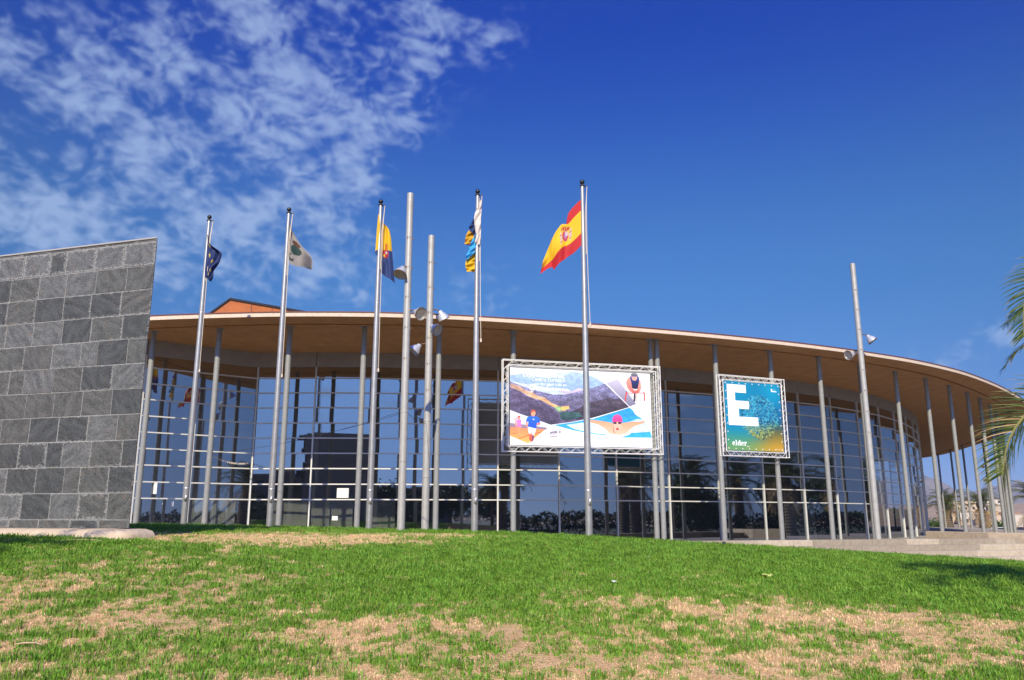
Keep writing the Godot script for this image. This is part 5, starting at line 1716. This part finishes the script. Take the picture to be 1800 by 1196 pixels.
		for z in [-1.0, 1.0]:
			bb = B.new()
			bb.quad(Vector3(-1.5, 0.98, 0.835 * z), Vector3(1.2, 0.96, 0.835 * z), Vector3(0.70, 1.36, 0.72 * z), Vector3(-1.0, 1.39, 0.72 * z))
			obj("side_window", bb.done(), M.black, r, Vector3(0, 0, 0.02 * z))
			for x in [-1.3, 1.3]:
				bb = B.new(true)
				bb.lathe([Vector2(0.0, -0.1), Vector2(0.30, -0.1), Vector2(0.32, -0.06), Vector2(0.32, 0.06), Vector2(0.30, 0.1), Vector2(0.0, 0.1)], 16, Transform3D(Basis(Vector3.RIGHT, PI / 2), Vector3(x, 0.32, 0.78 * z)))
				obj("wheel", bb.done(), M.black, r)
	car.call("white parked car glimpsed between the far columns", Vector3(75.2, -2.0, -133.0), 0.2, mat(0.75, 0.75, 0.75, 0.3))
	car.call("white parked car to the right of the first, beyond the columns", Vector3(80.5, -2.0, -136.5), 0.1, mat(0.70, 0.70, 0.68, 0.3))
	car.call("dark parked car at the end of the row beyond the columns", Vector3(85.5, -2.0, -138.0), 0.25, mat(0.03, 0.035, 0.05, 0.3))
	# bushes beyond the canopy
	for s in [[72.0, -140.0, 2.2, "round dark green bush beside the date palm trunk"], [88.0, -150.0, 2.6, "broad green bush behind the parked cars"], [82.0, -160.0, 3.2, "dense green bush beneath the far houses"]]:
		var r := thing("bush", s[3], "bush", Vector3(s[0], -2.0, s[1]), 0.0, "bushes beyond the canopy")
		var rr := RandomNumberGenerator.new()
		rr.seed = int(s[0])
		var st := SurfaceTool.new()
		st.begin(Mesh.PRIMITIVE_TRIANGLES)
		st.set_smooth_group(-1)
		for i in 1500:
			var v: Vector3 = Vector3(rr.randfn(), rr.randfn() * 0.8, rr.randfn()).normalized() * s[2] * (0.55 + 0.45 * rr.randf()) * (1.0 + 0.2 * rid.get_noise_2d(i * 100.0, 0.0))
			v.y = absf(v.y) * 0.9 + 0.2
			var u := Vector3(rr.randfn(), rr.randfn(), rr.randfn()).normalized() * 0.22
			var w := u.cross(Vector3(rr.randfn(), rr.randfn(), rr.randfn()).normalized())
			st.set_color(Color(0.035, 0.07, 0.015) * rr.randf_range(0.7, 1.6))
			st.add_vertex(v - u); st.add_vertex(v + w); st.add_vertex(v + u)
		st.generate_normals()
		obj("foliage", st.commit(), leaf_mat(), r)
		b = B.new(true)
		b.tube([Vector3.ZERO, Vector3(0.1, 0.9, 0)], [0.12, 0.07], 8)
		obj("stem", b.done(), mat(0.1, 0.08, 0.06), r)
	# tree belt along the road and shrubs by the forecourt: dark in the mirror
	var crown := func(r: RandomNumberGenerator, size: Vector3, count: int) -> ArrayMesh:
		var st := SurfaceTool.new()
		st.begin(Mesh.PRIMITIVE_TRIANGLES)
		st.set_smooth_group(-1)
		var hubs := []
		for i in 26: hubs.append(Vector3(r.randfn() * 0.36, r.randfn() * 0.30, r.randfn() * 0.36) * size)
		for i in count:
			var v: Vector3 = hubs[i % 26] + Vector3(r.randfn(), r.randfn(), r.randfn()) * size * 0.13
			var u := Vector3(r.randfn(), r.randfn(), r.randfn()).normalized() * 0.24
			var w := u.cross(Vector3(r.randfn(), r.randfn(), r.randfn()).normalized())
			st.set_color(Color(0.035, 0.065, 0.014) * r.randf_range(0.6, 1.5))
			st.add_vertex(v - u); st.add_vertex(v + w); st.add_vertex(v + u)
		st.generate_normals()
		return st.commit()
	var kinds := []
	var rt := RandomNumberGenerator.new()
	for k in 3:
		rt.seed = 300 + k
		kinds.append(crown.call(rt, Vector3(4.6, 3.4, 4.6), 5200))
	rt.seed = 310
	var nth := ["first", "second", "third", "fourth", "fifth", "sixth", "seventh", "eighth", "ninth", "tenth", "eleventh", "twelfth", "thirteenth"]
	for k in 13:
		var H := rt.randf_range(2.2, 3.2)
		var x := -62.0 + 8.6 * k
		var r := thing("broadleaf_tree", nth[k] + " broadleaf tree in the roadside row that only the glass mirrors", "tree", Vector3(x + rt.randf_range(-1, 1), -0.56, 47.0 + rt.randf_range(-4, 4)), rt.randf() * TAU, "trees along the road mirrored in the glass")
		b = B.new(true)
		b.tube([Vector3(0, -0.2, 0), Vector3(0.1, H * 0.6, 0.05), Vector3(0, H + 1.0, 0)], [0.26, 0.2, 0.1], 8)
		obj("trunk", b.done(), mat(0.09, 0.07, 0.055), r)
		var cr := obj("crown", kinds[k % 3], leaf_mat(), r, Vector3(0, H + 0.9, 0))
		cr.scale = Vector3(1.55, 1.25, 1.4)
	for s in [[Vector3(64, -1.1, -48), 2.6, "tree behind the palms right of the steps that only the glass mirrors"], [Vector3(74, -1.1, -57), 3.0, "bigger tree behind the outlying palm that only the glass mirrors"], [Vector3(68, -1.1, -76), 2.8, "tree right of the canopy rim that only the glass mirrors"], [Vector3(70, -1.1, -36), 2.9, "tree by the forecourt hedge that only the glass mirrors"], [Vector3(52, -1.1, -28), 2.4, "low tree over the forecourt hedge that only the glass mirrors"]]:
		var r := thing("broadleaf_tree", s[2], "tree", s[0], rt.randf() * TAU)
		b = B.new(true)
		b.tube([Vector3(0, -0.2, 0), Vector3(0.1, s[1] * 0.6, 0.05), Vector3(0, s[1] + 1.0, 0)], [0.26, 0.2, 0.1], 8)
		obj("trunk", b.done(), mat(0.09, 0.07, 0.055), r)
		var o := obj("crown", kinds[rt.randi() % 3], leaf_mat(), r, Vector3(0, s[1] + 1.2, 0))
		o.scale = Vector3.ONE * 1.25
	for s in [[Vector3(-70, -0.56, 36), Vector3(16, -0.56, 36), 2.0, "long clipped dark hedge along the road, seen only mirrored in the glass"], [Vector3(27, -1.1, 18), Vector3(74, -1.1, -74), 2.6, "loose dark hedge in the bed beside the forecourt, seen only mirrored in the glass"], [Vector3(57, -1.1, -72), Vector3(86, -1.1, -112), 2.8, "loose dark hedge right of the canopy rim, seen only mirrored in the glass"]]:
		var r := thing("hedge", s[3], "hedge", s[0])
		var st := SurfaceTool.new()
		st.begin(Mesh.PRIMITIVE_TRIANGLES)
		st.set_smooth_group(-1)
		var run: Vector3 = s[1] - s[0]
		for i in 16000:
			var v: Vector3 = run * rt.randf() + Vector3(rt.randfn() * 0.7, 0, rt.randfn() * 0.7)
			v.y = s[2] * (1.0 + 0.35 * rid.get_noise_2d(v.x * 300.0, v.z * 300.0)) * sqrt(rt.randf())
			var u := Vector3(rt.randfn(), rt.randfn(), rt.randfn()).normalized() * 0.26
			var w := u.cross(Vector3(rt.randfn(), rt.randfn(), rt.randfn()).normalized())
			st.set_color(Color(0.035, 0.06, 0.014) * rt.randf_range(0.6, 1.4))
			st.add_vertex(v - u); st.add_vertex(v + w); st.add_vertex(v + u)
		st.generate_normals()
		obj("foliage", st.commit(), leaf_mat(), r)
		b = B.new(true)
		for k in 12: b.tube([run * (k + 0.5) / 12.0 + Vector3(0, -0.2, 0), run * (k + 0.5) / 12.0 + Vector3(0, 1.0, 0)], [0.08, 0.05], 6)
		obj("stem", b.done(), mat(0.09, 0.07, 0.055), r)
	# hotel blocks behind the photographer: the glass mirrors their dark outline
	for s in [[-24.0, 74.0, 58.0, 6.6, 2, "long flat roofed block across the road, mirrored dark in the glass"], [20.0, 88.0, 26.0, 7.4, 2, "lower block across the road, mirrored right of the long one"], [-72.0, 92.0, 26.0, 10.0, 3, "tall block across the road, mirrored left of the long one"]]:
		var h := thing("hotel_block", s[5], "building", Vector3(s[0], -0.56, s[1]), 0.0, "blocks across the road mirrored in the glass")
		var w: float = s[2]
		var H: float = s[3]
		b = B.new()
		b.box(Vector3(0, H / 2, 0), Vector3(w, H, 14.0))
		obj("wall", b.done(), mat(0.26, 0.20, 0.15, 0.9), h)
		b = B.new()
		b.box(Vector3(0, H + 0.25, 0), Vector3(w + 0.6, 0.5, 14.6))
		b.box(Vector3(w * 0.2, H + 1.2, 1.0), Vector3(4.0, 1.5, 4.0))
		b.box(Vector3(-w * 0.3, H + 1.0, -2.0), Vector3(2.2, 1.1, 2.2))
		obj("roof", b.done(), mat(0.30, 0.20, 0.15, 0.9), h)
		for f in s[4]:
			for k in int(w / 3.6):
				b = B.new()
				b.box(Vector3(-w / 2 + 1.8 + 3.6 * k, 1.7 + f * H / s[4], -7.02), Vector3(1.7, 1.5, 0.1))
				obj("window", b.done(), M.black, h)

func _ready() -> void:
	light_and_camera()
	make_materials()
	make_ground()
	make_hall()
	make_steps()
	make_stone_wall()
	make_far()
	make_lamp_posts()
	make_flagpoles()
	make_flags()
	make_billboards()
	make_palms()
	make_cables()
	make_grass()
	make_litter()
